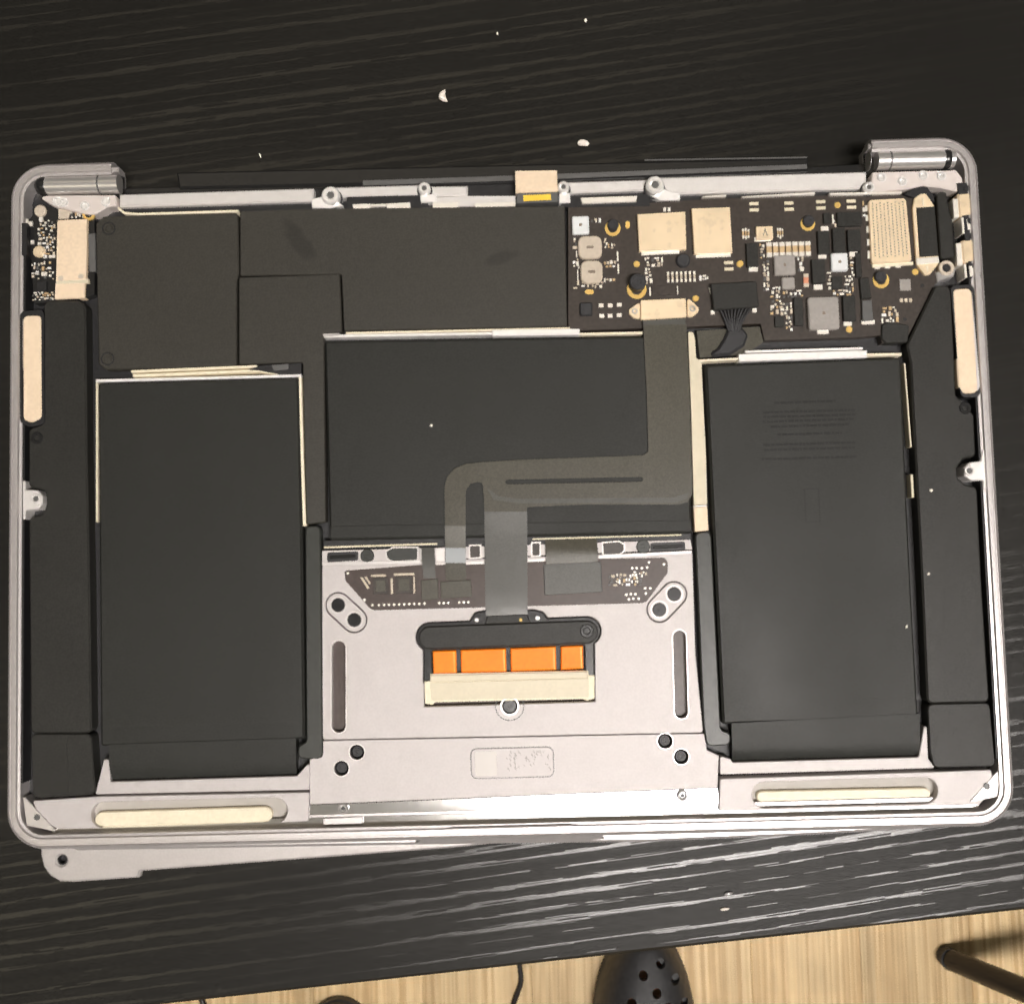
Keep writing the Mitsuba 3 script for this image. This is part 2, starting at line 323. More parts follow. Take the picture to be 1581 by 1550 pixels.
# sloping front channel
put(L, 'front_bevel', slope([(-60.23,-95.02),(63.19,-93.04)], 12.3, [(-60.4,-97.87),(63.5,-98.2)], 12.15), 'polished', 'mirror-like bevel along the front deck', smooth=False)
put(L, 'front_ridge', ext([(-60.75,-97.81),(141.89,-97.18),(141.8,-98.72),(-60.76,-98.87)], 9, 12.3, .2), 'alu', smooth=False)
put(L, 'front_channel', slope([(-139.02,-99.16),(-60.9,-98.93),(142.09,-98.68)], 11.5, [(-139.0,-102.83),(-60.94,-102.21),(141.86,-102.71)], 11.35), 'polished', 'grey channel behind the front rim', smooth=False)
for c in ((-50.15,-96.19), (52.48,-94.85)):

    put(L, 'deck_screw', cat(ext(ringp(c, .8, 1.75), 11, 13.2, .45), ext(disc(c, .8), 11, 12.6, .1)), 'steel')
    put(L, 'deck_screw_hole', ext(disc(c, .62, 12), 12, 12.66), 'dark')
put(L, 'front_tab', ext([(-56.21,-99.02),(-44.23,-98.74),(-44.27,-100.85),(-56.23,-100.95)], 9, 12.5, .15), 'alu')
put(L, 'front_tab', ext([(46.81,-98.46),(58.73,-98.17),(58.64,-100.47),(46.73,-100.57)], 9, 12.5, .15), 'alu')

# corner plates with the long grille slots
for lower, upper, s0, s1, r, pad, tri, hc in (
    ([(-144.15,-91.47),(-124.86,-90.69),(-60.04,-91.03),(-60.55,-99.66),(-135.86,-100.14),(-141.76,-97.3)], [(-125.26,-90.1),(-122.5,-79.63),(-121.12,-79.86),(-120.53,-86.45),(-63.9,-86.11),(-59.92,-81.96),(-60.03,-90.35)],
     (-122.5,-96.23), (-70.69,-96.15), 3.9, ((-123.48,-97.96), (-74.05,-97.61), 2.3), [(-146.52,-90.64),(-145.49,-98.37),(-137.43,-100.29)], (-142.55,-96.32)),
    ([(63.96,-90.04),(129.79,-89.55),(145.34,-89.36),(146.58,-94.76),(141.26,-99.6),(63.19,-99.61)], [(64.23,-83.31),(67.51,-84.35),(67.86,-85.32),(123.99,-85.18),(127.04,-71.94),(126.88,-85.83),(129.06,-88.57),(64.01,-88.88)],
     (77.19,-95.16), (125.22,-95.0), 3.9, ((76.74,-96.08), (125.7,-96.31), 1.7), [(147.65,-89.8),(146.45,-97.05),(139.0,-98.4)], (143.71,-94.11))):
    g = slot(s0, s1, r)
    k = put(L, 'corner_plate', ext(soft(shp(lower), .5).difference(g), ZF, ZPL, .2), 'alu_plate', 'silver plate with a long slot in the front %s corner' % ('left' if s0[0] < 0 else 'right'))
    put(k, 'strip', ext(soft(shp(upper), .5), ZF, ZPL - .25, .2), 'alu_plate')
    put(k, 'slot_floor', ext(g.buffer(.4), ZF, 10.4), 'slot_grey', smooth=False)
    put(k, 'slot_pad', ext(slot(*pad), 10.4, 11.9, .3), 'cream', 'cream foam bar in the slot')
    put(k, 'corner_bracket', ext(shp(tri).buffer(.4), ZF, ZPL + .25, .2), 'alu_bright')
    put(k, 'corner_hole', cat(ext(ringp(hc, .55, .95, 16), ZPL, ZPL + .4, .1), ext(disc(hc, .55, 12), ZPL, ZPL + .27)), 'grey_dark')

# side tabs
for pts, hc in (([(-147.01,5.79),(-146.2,5.76),(-145.99,2.95),(-142.18,2.65),(-140.77,0.81),(-140.76,-1.59),(-142.15,-3.15),(-145.96,-3.45),(-146.14,-6.23),(-146.94,-6.21)], (-142.77,0.06)),
            ([(148.35,7.27),(147.56,7.29),(146.96,3.72),(143.58,3.41),(141.72,1.87),(141.77,-0.72),(143.66,-2.16),(147.21,-2.26),(147.25,-5.04),(148.23,-5.07)], (143.24,0.83))):
    put(L, 'side_tab', cat(ext(soft(shp(pts), .4), 9, 14.6, .3), ext(ringp(hc, .9, 1.6, 18), 14, 15.0, .2)), 'alu_soft')
    put(L, 'side_tab_hole', ext(disc(hc, .85, 14), 14, 14.64), 'grey_dark')
for pts in ([(-148.66,86.78),(-146.22,86.7),(-146.16,76.36),(-148.61,76.43)], [(144.84,90.74),(147.66,90.66),(150.4,60.72),(147.17,60.4)]):
    put(L, 'port_recess', ext(pts, 9, 14.26), 'dark', smooth=False)

# ---- speakers
def speaker(body, pad, padslot, seam, block, extra, where):
    k = put(L, 'speaker', ext(soft(shp(body), 1.6), ZF, ZSP, .5), 'black', f'long black speaker box along the {where} side')
    put(k, 'foam_pad', ext(soft(shp(pad), 1.4), ZSP - 2.2, ZSP + .35, .35), 'tan', 'tan foam strip on the speaker')
    put(k, 'pad_slot', ext(soft(shp(padslot), 1.6).difference(soft(shp(pad), 1.4)), ZF, 14.36, .05), 'dark')
    put(k, 'end_block', ext(soft(shp(block), 1.5), ZF, ZSP + .02, .3), 'black')
    put(k, 'end_label', ext(extra, ZSP, ZSP + .09), 'black', smooth=False)
    return k
k = speaker([(-141.12,60.83),(-139.7,62.02),(-129.96,61.74),(-127.93,60.04),(-127.47,13.7),(-126.62,-26.22),(-125.98,-71.68),(-144.53,-71.21),(-144.85,-45.44),(-145.45,-5.85),(-141.05,-4.77),(-139.86,-1.6),(-140.28,2.41),(-145.5,3.76),(-145.59,21.86),(-140.96,23.35)],
        [(-147.39,57.32),(-141.51,57.35),(-141.17,24.97),(-144.39,23.45),(-147.21,24.74)], [(-148.21,58.57),(-140.7,59.17),(-140.36,23.13),(-144.78,22.25),(-148.01,23.95)], None,
        [(-144.43,-71.37),(-125.98,-71.83),(-124.79,-89.1),(-126.16,-90.03),(-139.91,-90.46),(-143.65,-90.37)], [(-144.22,-72.77),(-133.47,-73.04),(-132.84,-88.9),(-138.93,-89.52),(-142.88,-86.34)], 'left')
c = (-142.96,18.97); put(k, 'screw', cat(ext(ringp(c, .8, 1.9, 18), ZSP - .3, ZSP + .2, .2), ext(disc(c, .8, 12), ZSP - .5, ZSP)), 'gloss_black')
k = speaker([(136.38,58.7),(140.38,58.58),(141.46,56.31),(140.88,24.33),(146.09,18.16),(145.95,5.16),(142.17,4.67),(140.03,1.94),(140.06,-1.25),(142.11,-3.29),(145.82,-4.19),(145.53,-33.4),(145.82,-69.23),(127.12,-69.15),(127.5,-32.93),(127.53,8.67),(127.52,34.79),(126.61,40.28)],
        [(141.51,57.33),(147.33,57.57),(148.16,26.54),(146.86,24.57),(142.88,24.48),(141.63,27.13)], [(140.77,58.37),(147.98,58.57),(149.13,26.11),(147.18,23.35),(142.03,23.5)], None,
        [(127.12,-69.3),(145.81,-69.39),(146.48,-87.91),(145.11,-88.26),(128.04,-88.22),(127.14,-83.4)], [(129.75,-78.28),(135.59,-78.04),(134.96,-78.99),(135.24,-87.83),(130.0,-87.89),(128.02,-84.96)], 'right')
c = (143.43,20.24); put(k, 'screw', cat(ext(ringp(c, .8, 1.9, 18), ZSP - .3, ZSP + .2, .2), ext(disc(c, .8, 12), ZSP - .5, ZSP)), 'gloss_black')

# ---- batteries
def cell(poly, z, flap, zf, label):
    g = soft(shp(poly), .6)
    k = put(L, 'battery_cell', ext(g, ZF, z, .7), 'cell_black', label)
    if flap is not None:
        n = 7; up, lo = flap; rows = []
        for i in range(n):
            t = i / (n - 1); zz = zf[0] * (1 - t) + zf[1] * t - 1.0 * (max(0, t - .72) / .28) ** 2
            rows.append([(up[0][0] * (1 - t) + lo[0][0] * t, up[0][1] * (1 - t) + lo[0][1] * t, zz), (up[1][0] * (1 - t) + lo[1][0] * t, up[1][1] * (1 - t) + lo[1][1] * t, zz)])
        v = np.array(rows).reshape(-1, 3); b = v.copy(); b[:, 2] = ZF
        f = []
        for i in range(n - 1):
            f += [[2 * i, 2 * i + 2, 2 * i + 3], [2 * i, 2 * i + 3, 2 * i + 1]]
            for s, fl in ((0, 1), (1, -1)):
                q = [2 * i + s, 2 * i + 2 * n + s, 2 * i + 2 + 2 * n + s, 2 * i + 2 + s][::fl]
                f += [[q[0], q[1], q[2]], [q[0], q[2], q[3]]]
        e = 2 * n - 2; f += [[e, e + 2 * n, e + 2 * n + 1], [e, e + 2 * n + 1, e + 1]]
        put(k, 'flap', trimesh.Trimesh(np.vstack([v, b]), f, process=False), 'cell_black', smooth=40)
    return k
bl = cell([(-124.15,35.48),(-61.68,35.54),(-61.23,-8.11),(-61.22,-68.29),(-61.31,-74.88),(-64.06,-75.2),(-123.31,-75.66)], ZBAT, ([(-120.75,-69.13),(-63.79,-68.81)], [(-121.04,-86.23),(-64.28,-86.08)]), (ZBAT + .15, ZBAT - 1.2), 'left battery cell, darker and long')
bc = cell([(-53.55,46.79),(47.52,45.53),(58.77,8.63),(58.22,-16.08),(-52.85,-15.29)], ZBC, None, None, 'wide battery cell in the middle under the ribbon cable')
bc2 = put(bc, 'fold', ext([(-52.58,-10.72),(58.18,-11.91),(58.05,-15.28),(-52.64,-14.5)], ZBC - .3, ZBC + .12, .12), 'cell_black')
br = cell([(64.33,35.82),(124.7,36.53),(124.31,-5.18),(124.21,-44.6),(124.3,-72.58),(121.53,-73.29),(65.31,-73.8)], ZBAT, ([(67.87,-73.48),(124.72,-72.01)], [(68.04,-85.09),(124.5,-84.75)]), (ZBAT + .25, ZBAT - 1.0), 'right battery cell with faint black print')
put(bl, 'label', ext([(-121.34,-66.78),(-64.74,-66.46),(-64.6,-70.54),(-120.95,-70.87)], ZBAT, ZBAT + .07), 'cell_black', smooth=False)
put(br, 'label', ext([(67.52,-67.47),(122.65,-66.93),(123.04,-70.62),(67.57,-71.15)], ZBAT, ZBAT + .07), 'cell_black', smooth=False)
rnd = random.Random(5)
tx = [[(84.99,23.52),(103.92,23.59)], [(81.48,20.6),(109.75,20.61)], [(81.42,19.19),(110.08,19.2)], [(81.36,17.79),(109.22,17.82)], [(83.67,16.12),(107.95,16.24)], [(85.56,13.66),(105.44,13.71)], [(81.05,10.58),(109.66,10.58)], [(81.37,8.96),(109.18,9.0)], [(80.46,6.19),(109.84,6.18)]]
marks = []
for (xa, ya), (xb, yb) in tx:
    x = xa
    while x < xb:
        w = .6 + 1.6 * rnd.random(); y = ya + (yb - ya) * (x - xa) / (xb - xa)
        marks.append(ext((x, y - .35, min(x + w, xb), y + .35), ZBAT, ZBAT + .03)); x += w + .35
q0 = (93.13,-13.38,97.42,-3.33); marks.append(ext(strip([(q0[0], q0[1]), (q0[2], q0[1]), (q0[2], q0[3]), (q0[0], q0[3]), (q0[0], q0[1])], .3), ZBAT, ZBAT + .03))
put(br, 'print', cat(*marks), 'print', 'faint illegible black print', smooth=False)

# rails round the cells
put(L, 'battery_rail', ext(soft(shp([(-60.43,-10.5),(-55.63,-10.43),(-55.85,-81.16),(-60.76,-81.13),(-63.52,-80.97),(-63.46,-76.71),(-60.9,-76.38)]), 1.6), ZF, 13.0, .4), 'rail_black', 'dark plastic rail beside the left battery')
put(L, 'battery_rail', ext(soft(shp([(59.28,-15.71),(64.25,-15.44),(64.79,-75.85),(67.71,-76.31),(67.55,-80.17),(60.31,-80.38),(59.57,-74.17)]), 1.6), ZF, 13.0, .4), 'rail_black', 'dark plastic rail beside the right battery')
for pts, w, zz, m in (([(-113.9,38.97),(-74.69,39.48)], .8, 13.5, 'cream'), ([(-113.5,37.73),(-74.1,38.24),(-68.05,37.06)], .9, 13.1, 'cream'), ([(-125.03,36.43),(-61.0,36.25)], .9, 13.2, 'white_metal'),
                   ([(-61.41,35.85),(-61.11,11.96),(-60.61,-10.49)], 1.0, 13.0, 'cream'), ([(-124.93,36.02),(-124.9,-7.56)], .7, 12.6, 'cream_dull'),
                   ([(-46.89,49.2),(22.91,48.73)], .65, 13.2, 'cream'), ([(-53.77,48.38),(-1.3,47.79)], .9, 13.3, 'white_metal'), ([(-1.3,47.79),(25.89,47.42)], 1.9, 13.6, 'white_metal'), ([(25.87,46.81),(45.38,46.66)], .8, 13.2, 'cream'),
                   ([(-53.97,48.69),(-48.92,48.75)], .9, 13.6, 'alu_bright'),
                   ([(76.85,39.85),(113.31,39.83)], .7, 13.3, 'white_metal'), ([(74.76,37.88),(114.41,37.97)], 2.3, 13.5, 'white_metal'), ([(114.4,37.77),(125.2,37.66)], .9, 13.1, 'cream'), ([(62.71,37.41),(74.75,37.68)], .8, 13.1, 'cream'),
                   ([(126.26,34.99),(126.88,8.78)], .55, 12.4, 'cream_dull'), ([(126.64,0.39),(126.65,-6.79)], .8, 12.4, 'cream_dull'),
                   ([(-117.85,90.99),(-115.81,89.27),(-111.73,88.73),(-79.94,88.82)], .75, 13.8, 'cream')):
    put(L, 'metal_strip', ext(strip(pts, w), ZF, zz, .15), m, smooth=20)
put(L, 'tape_strip', ext(soft(shp([(59.45,46.66),(61.05,46.41),(61.58,44.56),(61.74,38.25),(63.3,37.19),(63.58,8.52),(63.36,-7.27),(59.18,-7.35),(59.46,20.71)]), .4), ZF, 13.1, .15), 'cream_dull', 'cream strip between the middle and right batteries')
put(L, 'tape_strip', ext([(59.16,-7.95),(63.34,-7.86),(63.44,-15.22),(59.27,-15.51)], ZF, 12.9, .15), 'tan', 'tan end of the cream strip')
put(L, 'metal_strip', ext([(58.98,-7.45),(63.16,-7.36),(63.14,-7.9),(58.96,-7.98)], ZF, 13.3, .1), 'alu_bright')

# ---- heat shield
SH = put(L, 'heat_shield', ext(soft(shp([(-124.84,86.25),(-122.39,88.46),(-80.17,88.24),(-79.94,69.0),(-80.67,66.76),(-80.89,40.37),(-81.61,39.58),(-121.78,39.7),(-124.0,41.59)]), 1.0), 10, ZSH, .35), 'shield_black', 'matte black heat shield plates on the left')
put(SH, 'plate', ext(soft(shp([(-79.46,88.84),(-53.09,88.89),(22.44,87.46),(22.09,49.24),(-47.39,49.81),(-47.92,67.66),(-79.64,68.17)]), .5), 10, ZSH, .3), 'shield_black')
put(SH, 'plate', ext(soft(shp([(-80.05,67.77),(-48.42,67.88),(-48.0,49.62),(-53.66,48.97),(-53.9,-9.5),(-59.89,-10.13),(-60.43,40.2),(-80.29,40.15)]), .5), 10, ZSH - .12, .3), 'shield_black')
for c in ((-120.75,84.47), (-121.17,43.14)):
    put(SH, 'screw_recess', ext(ringp(c, 1.75, 2.15, 24), ZSH - .2, ZSH + .03), 'dark'); put(SH, 'screw', cat(ext(ringp(c, 1.1, 1.75, 20), ZSH - .2, ZSH + .18, .15), ext(disc(c, 1.0, 6), ZSH - .2, ZSH + .1, .1)), 'shield_black')
put(L, 'connector_well', ext([(-76.98,38.43),(-72.93,39.74),(-60.84,40.0),(-60.88,36.75),(-67.53,36.74),(-73.96,38.14)], 9, ZSH + .03), 'dark', smooth=False)
put(L, 'small_connector', ext([(-69.91,39.65),(-64.67,39.91),(-64.69,38.08),(-69.33,37.8)], ZSH, ZSH + .5, .1), 'grey_dark')

# ------------------------------------------------------------------ hinge side
def cylx(c0, c1, r, z, n=20): return tube([(c0[0], c0[1], z), (c1[0], c0[1], z)], r, n)
for s, x0, x1, yc, br_, glints, lab in (
    (-1, (-144.04,99.51)[0], (-117.71,99.14)[0], (-130.81,98.91)[1], [(-141.97,95.25),(-140.34,95.62),(-118.66,95.18),(-118.26,91.63),(-121.32,91.3),(-124.79,89.12),(-127.65,89.21),(-137.87,92.01),(-142.38,94.85)], ((-137.06,93.65), (-135.01,93.17), (-128.27,91.93), (-121.73,92.98)), 'left'),
    (1, (118.03,99.34)[0], (144.61,98.53)[0], (131.03,99.14)[1], [(118.86,95.3),(142.89,95.2),(144.91,95.34),(146.78,92.59),(146.91,87.83),(139.36,89.71),(134.36,90.48),(129.67,89.59),(119.14,88.87),(118.21,90.35)], ((121.6,93.56), (127.99,92.12), (134.54,93.79), (140.17,93.41)), 'right')):
    H = put(L, 'hinge', cat(tube([(x0 + 2.5, yc, 12.4), (x1, yc, 12.4)], 2.9, 28), trimesh.creation.icosphere(2, 2.9).apply_translation((x0 + 2.9, yc, 12.4)) if s < 0 else tube([(x0, yc, 12.4), (x0 + .1, yc, 12.4)], 2.9, 28)), 'steel', f'shiny round {lab} hinge barrel', smooth=40)
    put(H, 'barrel_end', trimesh.creation.icosphere(3, 3.05).apply_translation(((x1 - 2.3) if s > 0 else (x0 + 2.6), yc, 12.4)), 'gloss_black')
    xm = (x0 + 20) if s < 0 else (x0 + 6.3)
    put(H, 'collar', tube([(xm, yc, 12.4), (xm + .5, yc, 12.4)], 3.02, 28), 'grey_dark')
    w = slot((x0 + 2.5, yc), (x1 + 1 if s < 0 else x1 - 3.5, yc), 3.9) if s < 0 else slot((x0 - 1, yc), (x1 - 2.5, yc), 3.9)
    w = w.intersection(box(min(x0, x1) - (4 if s < 0 else 0), -200, max(x0, x1) + (0 if s < 0 else 4), 200))
    put(H, 'well', ext(w, 8.9, 10.2), 'gloss_black', smooth=False)
    put(H, 'rear_wall', ext(box(min(x0, x1) + (0 if s < 0 else -.2), yc + 3.6, max(x0, x1) + (.2 if s < 0 else 0), yc + 5.2), 9, 14.0, .4), 'alu')
    put(H, 'bracket', ext(soft(shp(br_), .5), 9, 13.6, .3), 'bracket_metal')
    for c in glints:

        put(H, 'screw', cat(ext(ringp(c, .55, 1.55, 18), 13.4, 14.05, .3), ext(disc(c, .55, 6), 13.4, 13.7)), 'bright_metal')
# the display's clutch cover and hinge bars
CL = put(L, 'hinge_cover', ext([(-100.57,103.24),(8.23,102.48),(100.09,101.8),(99.9,97.6),(8.09,97.01),(-99.77,97.94)], 6, ZCLU, .6), 'gloss_black', 'glossy black display hinge cover along the rear')
put(CL, 'edge_strip', ext([(-117.32,98.88),(-53.68,98.87),(8.14,98.9),(98.9,99.31),(119.0,99.76),(118.83,96.4),(8.07,96.59),(-117.32,96.99)], 5, ZCLU - 1.0, .3), 'gloss_black', smooth=False)
put(CL, 'grey_strip', ext([(-41.22,98.71),(8.14,98.9),(99.59,99.71),(99.52,98.24),(8.09,97.22),(-41.25,97.03)], ZCLU - .3, ZCLU + .12, .1), 'grey_dark', smooth=False)
put(CL, 'top_edge', ext([(48.29,102.84),(99.7,102.12),(99.68,101.7),(48.28,102.42)], ZCLU - .3, ZCLU + .2, .1), 'grey_dark', smooth=False)
for pts in ([(-117.95,95.84),(-56.49,95.98),(-56.55,91.7),(-117.96,91.66)], [(-49.53,96.09),(-22.14,96.1),(-22.22,92.55),(-49.58,92.75)], [(-20.54,95.5),(-7.88,95.33),(-7.95,92.2),(-20.61,92.16)], [(22.73,95.58),(49.42,95.61),(49.29,92.07),(22.62,91.83)], [(52.49,96.14),(117.52,96.06),(117.25,90.65),(56.76,90.6),(54.35,91.5)]):
    put(L, 'hinge_bar', ext(pts, 9, 12.4, .5), 'alu_soft')
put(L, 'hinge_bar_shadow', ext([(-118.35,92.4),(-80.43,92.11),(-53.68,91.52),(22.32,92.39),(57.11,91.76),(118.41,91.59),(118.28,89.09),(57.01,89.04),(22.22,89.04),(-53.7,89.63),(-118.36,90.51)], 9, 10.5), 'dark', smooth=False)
for c, r, hgt in (((-50.69,92.56), 2.9, 15.2), ((-21.41,94.18), 2.0, 14.6), ((22.18,93.28), 1.9, 14.6), ((50.72,92.84), 2.9, 15.2), ((117.46,90.41), 1.8, 14.4)):

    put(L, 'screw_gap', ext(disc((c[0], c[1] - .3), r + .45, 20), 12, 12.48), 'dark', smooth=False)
    put(L, 'screw_recess', ext(disc(c, r * .42, 6), hgt - 1, hgt - .45), 'grey_dark')
    put(L, 'hinge_screw', cat(ext(disc(c, r, 20), 9, hgt - .6, .2), ext(ringp(c, r * .4, r * .93, 20), hgt - .8, hgt, .35)), 'bright_metal')
for pts in ([(-57.23,92.11),(-53.13,93.03),(-49.08,91.45),(-47.06,89.73),(-51.56,89.03),(-56.85,89.4)], [(-22.97,92.54),(-17.67,92.59),(-17.73,90.1),(-22.61,90.04)], [(20.76,91.65),(24.21,91.75),(24.32,88.63),(20.66,88.53)], [(48.98,91.42),(53.47,92.12),(58.69,90.51),(58.61,88.44),(52.52,88.41),(49.34,90.17)]):
    put(L, 'screw_base', ext(pts, 9, 13.2, .3), 'white_metal')
put(L, 'tape', ext([(7.13,98.92),(20.32,98.73),(20.32,91.89),(7.14,91.87)], 9, 14.1, .2), 'tan', 'tan tape square over the hinge')
put(L, 'tape_tab', ext([(7.35,92.1),(20.35,92.12),(20.45,88.8),(7.26,88.78)], 9, 13.4, .3), 'grey_dark')
put(L, 'yellow_sticker', ext([(9.56,91.16),(18.09,91.32),(18.24,89.45),(9.51,89.3)], 13.3, 13.55), 'yellow', 'small yellow sticker below the tan tape', smooth=False)
put(L, 'antenna_bar', ext([(-19.36,91.76),(-7.93,92.04),(7.13,91.59),(7.04,88.27),(-19.01,88.84)], 9, 12.4, .2), 'alu_soft')
for pts in ([(-44.21,90.06),(-38.5,90.1),(-38.54,88.02),(-43.63,87.96)], [(-38.5,89.89),(-33.61,89.95),(-33.63,89.12),(-38.52,89.06)], [(-33.61,89.95),(-26.07,90.14),(-25.91,88.06),(-33.24,87.86)], [(-18.96,89.72),(-10.82,89.68),(-10.86,87.82),(-19.0,87.85)], [(-5.94,89.33),(7.07,89.36),(7.03,87.9),(-5.77,87.87)],
            [(27.41,89.99),(45.28,90.08),(44.81,88.23),(27.96,88.11)], [(65.53,89.27),(73.05,89.66),(73.02,89.04),(66.74,89.02)], [(77.88,88.9),(100.8,89.66),(100.76,88.83),(78.07,88.68)], [(105.23,89.22),(127.87,89.05),(127.83,88.33),(105.4,88.49)]):
    put(L, 'contact_strip', ext(pts, 9, 13.3, .15), 'solder' , smooth=20)
put(L, 'contact_recess', ext([(-46.07,92.79),(-20.67,92.65),(-20.38,87.0),(-46.15,87.35)], 9, 12.2), 'dark', smooth=False)
put(L, 'contact_recess', ext([(21.4,90.76),(48.76,90.78),(49.23,87.01),(21.3,87.43)], 9, 12.45), 'dark', smooth=False)

# ------------------------------------------------------------------ logic board
board = shp([(23.52,87.51),(49.18,88.2),(68.92,88.86),(126.76,88.78),(130.14,87.44),(137.74,85.76),(137.59,60.58),(127.82,43.26),(126.93,41.45),(119.7,41.46),(119.02,43.92),(113.38,43.47),(83.22,43.32),(82.24,48.65),(59.66,48.28),(22.32,48.13)])
LB = put(L, 'logic_board', ext(board, 9.2, ZPCB, .12), 'board', 'dark brown logic board packed with small chips', smooth=20)
Z1 = ZPCB - .02
def boxpart(name, r, h, mat, b=.12, rad=0, label=None, z=None, parent=None):
    g = rr(r, rad) if rad else shp(r)
    z = Z1 if z is None else z
    return put(parent or LB, name, ext(g, z, z + h, b), mat, label)
# shields, coils
for r, lab in (([(44.98,84.02),(59.96,84.4),(59.91,72.45),(45.18,72.26)], 'left'), ([(62.01,85.37),(73.94,85.43),(74.15,71.0),(62.27,70.94)], 'right')):
    put(LB, 'memory_chip', ext(r, Z1, ZPCB + 1.5, .12), 'tan_metal', f'{lab} of two square tan metal topped chips', smooth=20)
for pts in ([(45.98,72.22),(57.94,72.49),(57.91,71.56),(45.94,71.29)], [(62.95,70.9),(73.88,70.99),(73.85,70.06),(62.91,69.97)]):
    put(LB, 'chip_edge', ext(pts, Z1, ZPCB + .35, .1), 'solder')
def coil(r, h, mat, rad, mark='grey_dark', lab=None):
    k = boxpart('inductor', r, h, mat, .35, rad, lab)
    cx, cy, w, d = (r[0] + r[2]) / 2, (r[1] + r[3]) / 2, r[2] - r[0], r[3] - r[1]
    return cx, cy, w, d
marks = []
def stamp(cx, cy, w, z):    # a smudged three-stroke stamp
    return [ext(rr((cx - w, cy - .45, cx + w * .95, cy + .45), .25), z - .02, z + .02)]
for r, h, m, rad, sw in (((24.56,78.35,29.85,84.08), 1.4, 'white_part', .5, .5), ((26.19,70.41,33.63,77.63), 1.5, 'coil_tan', 2.0, 1.1), ((26.75,62.61,33.58,69.79), 1.5, 'coil_tan', 2.0, 1.1),
                        ((104.76,64.27,109.91,69.96), 1.4, 'white_part', .6, .5), ((87.07,63.55,93.63,69.9), 1.2, 'coil_grey', .4, .35), ((89.23,59.11,93.29,62.92), 1.0, 'coil_grey', .5, 0), ((96.79,45.93,106.32,56.18), 1.7, 'coil_grey', .8, .45)):
    cx, cy, w, d = coil(r, h, m, rad)
    if sw: marks += stamp(cx, cy, sw, Z1 + h)
for q in marks: put(LB, 'stamp', q, 'stamp_ink', smooth=False)
# gold ringed screw holes with dark standoffs
for c, r, d, q, hh in (((37.32,80.24), 2.5, (37.35,81.07), 1.75, 1.4), ((44.15,60.63), 3.1, (44.2,62.07), 2.6, 3.6), ((98.37,79.88), 2.3, (98.39,80.5), 1.8, 1.3), ((120.3,61.29), 2.6, (119.94,62.12), 1.85, 1.4)):
    put(LB, 'screw_ring', ext(ringp(c, r * .55, r, 28), Z1, ZPCB + .25, .15), 'gold')
    put(LB, 'standoff', cat(ext(disc(d, q, 22), Z1, ZPCB + hh, .25), ext(ringp(d, q * .35, q * .7, 16), ZPCB, ZPCB + hh + .15, .1)), 'rubber')
for x in ((44.43,68.65), (76.58,67.71), (62.42,57.22), (107.96,85.61), (109.68,46.03), (76.79,67.91), (131.11,63.64)):
    put(LB, 'gold_pad', ext(disc(x, 1.25, 16), Z1, ZPCB + .3, .5), 'gold')
put(LB, 'gold_pad', ext(slot((42.04,81.76), (42.01,80.73), .7, 4), Z1, ZPCB + .08), 'gold')
put(LB, 'gold_pad', ext(slot((28.76,60.25), (29.98,60.22), .8, 4), Z1, ZPCB + .08), 'gold')
for c, r, h in (((58.86,69.15), 2.2, 1.3), ((28.11,54.66), 0, 1.0)):
    put(LB, 'rubber_bumper', ext(disc(c, r) if r else rr((c[0] - 2, c[1] - 2.1, c[0] + 2, c[1] + 2.1), .5), Z1, ZPCB + h, .4), 'rubber')
# pads and capacitors placed one by one
def cap(r, h=.7, body='cap_body', ends='solder', vertical=True):
    x0, y0, x1, y1 = r
    if vertical: e = (y1 - y0) * .28; A = [(x0, y0, x1, y0 + e), (x0, y1 - e, x1, y1)]; B = (x0 + .03, y0 + e, x1 - .03, y1 - e)
    else: e = (x1 - x0) * .28; A = [(x0, y0, x0 + e, y1), (x1 - e, y0, x1, y1)]; B = (x0 + e, y0 + .03, x1 - e, y1 - .03)
    k = put(LB, 'capacitor', cat(*[ext(q, Z1, ZPCB + h, .08) for q in A]), ends, smooth=20)
    put(LB, 'capacitor_body', ext(B, Z1, ZPCB + h - .05, .05), body, smooth=20)
x0, y0, x1, y1 = (84.79,69.54,98.92,74.08); p = (x1 - x0) / 7
for i in range(7): cap((x0 + i * p + .15, y0, x0 + (i + 1) * p - .2, y1), .9)
x0, y0, x1, y1 = (53.4,62.46,62.97,65.82); p = (x1 - x0) / 7
for i in range(7): cap((x0 + i * p + .3, y0, x0 + (i + 1) * p - .35, y1), .4, 'coil_tan')
def pad(r, h=.12, m='solder'): put(LB, 'solder_pad', ext(r, Z1, ZPCB + h, .04), m, smooth=20)
for c in ((32.87,55.82), (35.7,55.74), (38.53,55.86), (32.97,52.53), (35.59,52.46), (38.42,52.58)): pad((c[0] - .75, c[1] - .6, c[0] + .75, c[1] + .6), .25)
for c in ((81.8,85.77), (92.75,85.65), (102.69,85.77), (112.22,85.69), (73.12,67.19)):
    for s in (-1, 1): pad((c[0] - 1.45, c[1] + s * 1.0 - .5, c[0] + 1.45, c[1] + s * 1.0 + .5), .3, 'cream_dull')
for c in ((53.77,85.77), (55.19,85.73)): pad((c[0] - .45, c[1] - .6, c[0] + .45, c[1] + .6), .3)
for r in ((38.29,69.65,38.79,72.76), (38.36,65.72,38.86,68.83), (48.01,58.44,48.52,61.13), (56.71,58.61,57.02,61.29), (25.52,71.27,25.87,73.34), (25.74,63.83,26.04,67.35)): pad(r, .3)
put(LB, 'chip', ext((48.84,58.43,56.2,61.52), Z1, ZPCB + .6, .1), 'board', smooth=20)
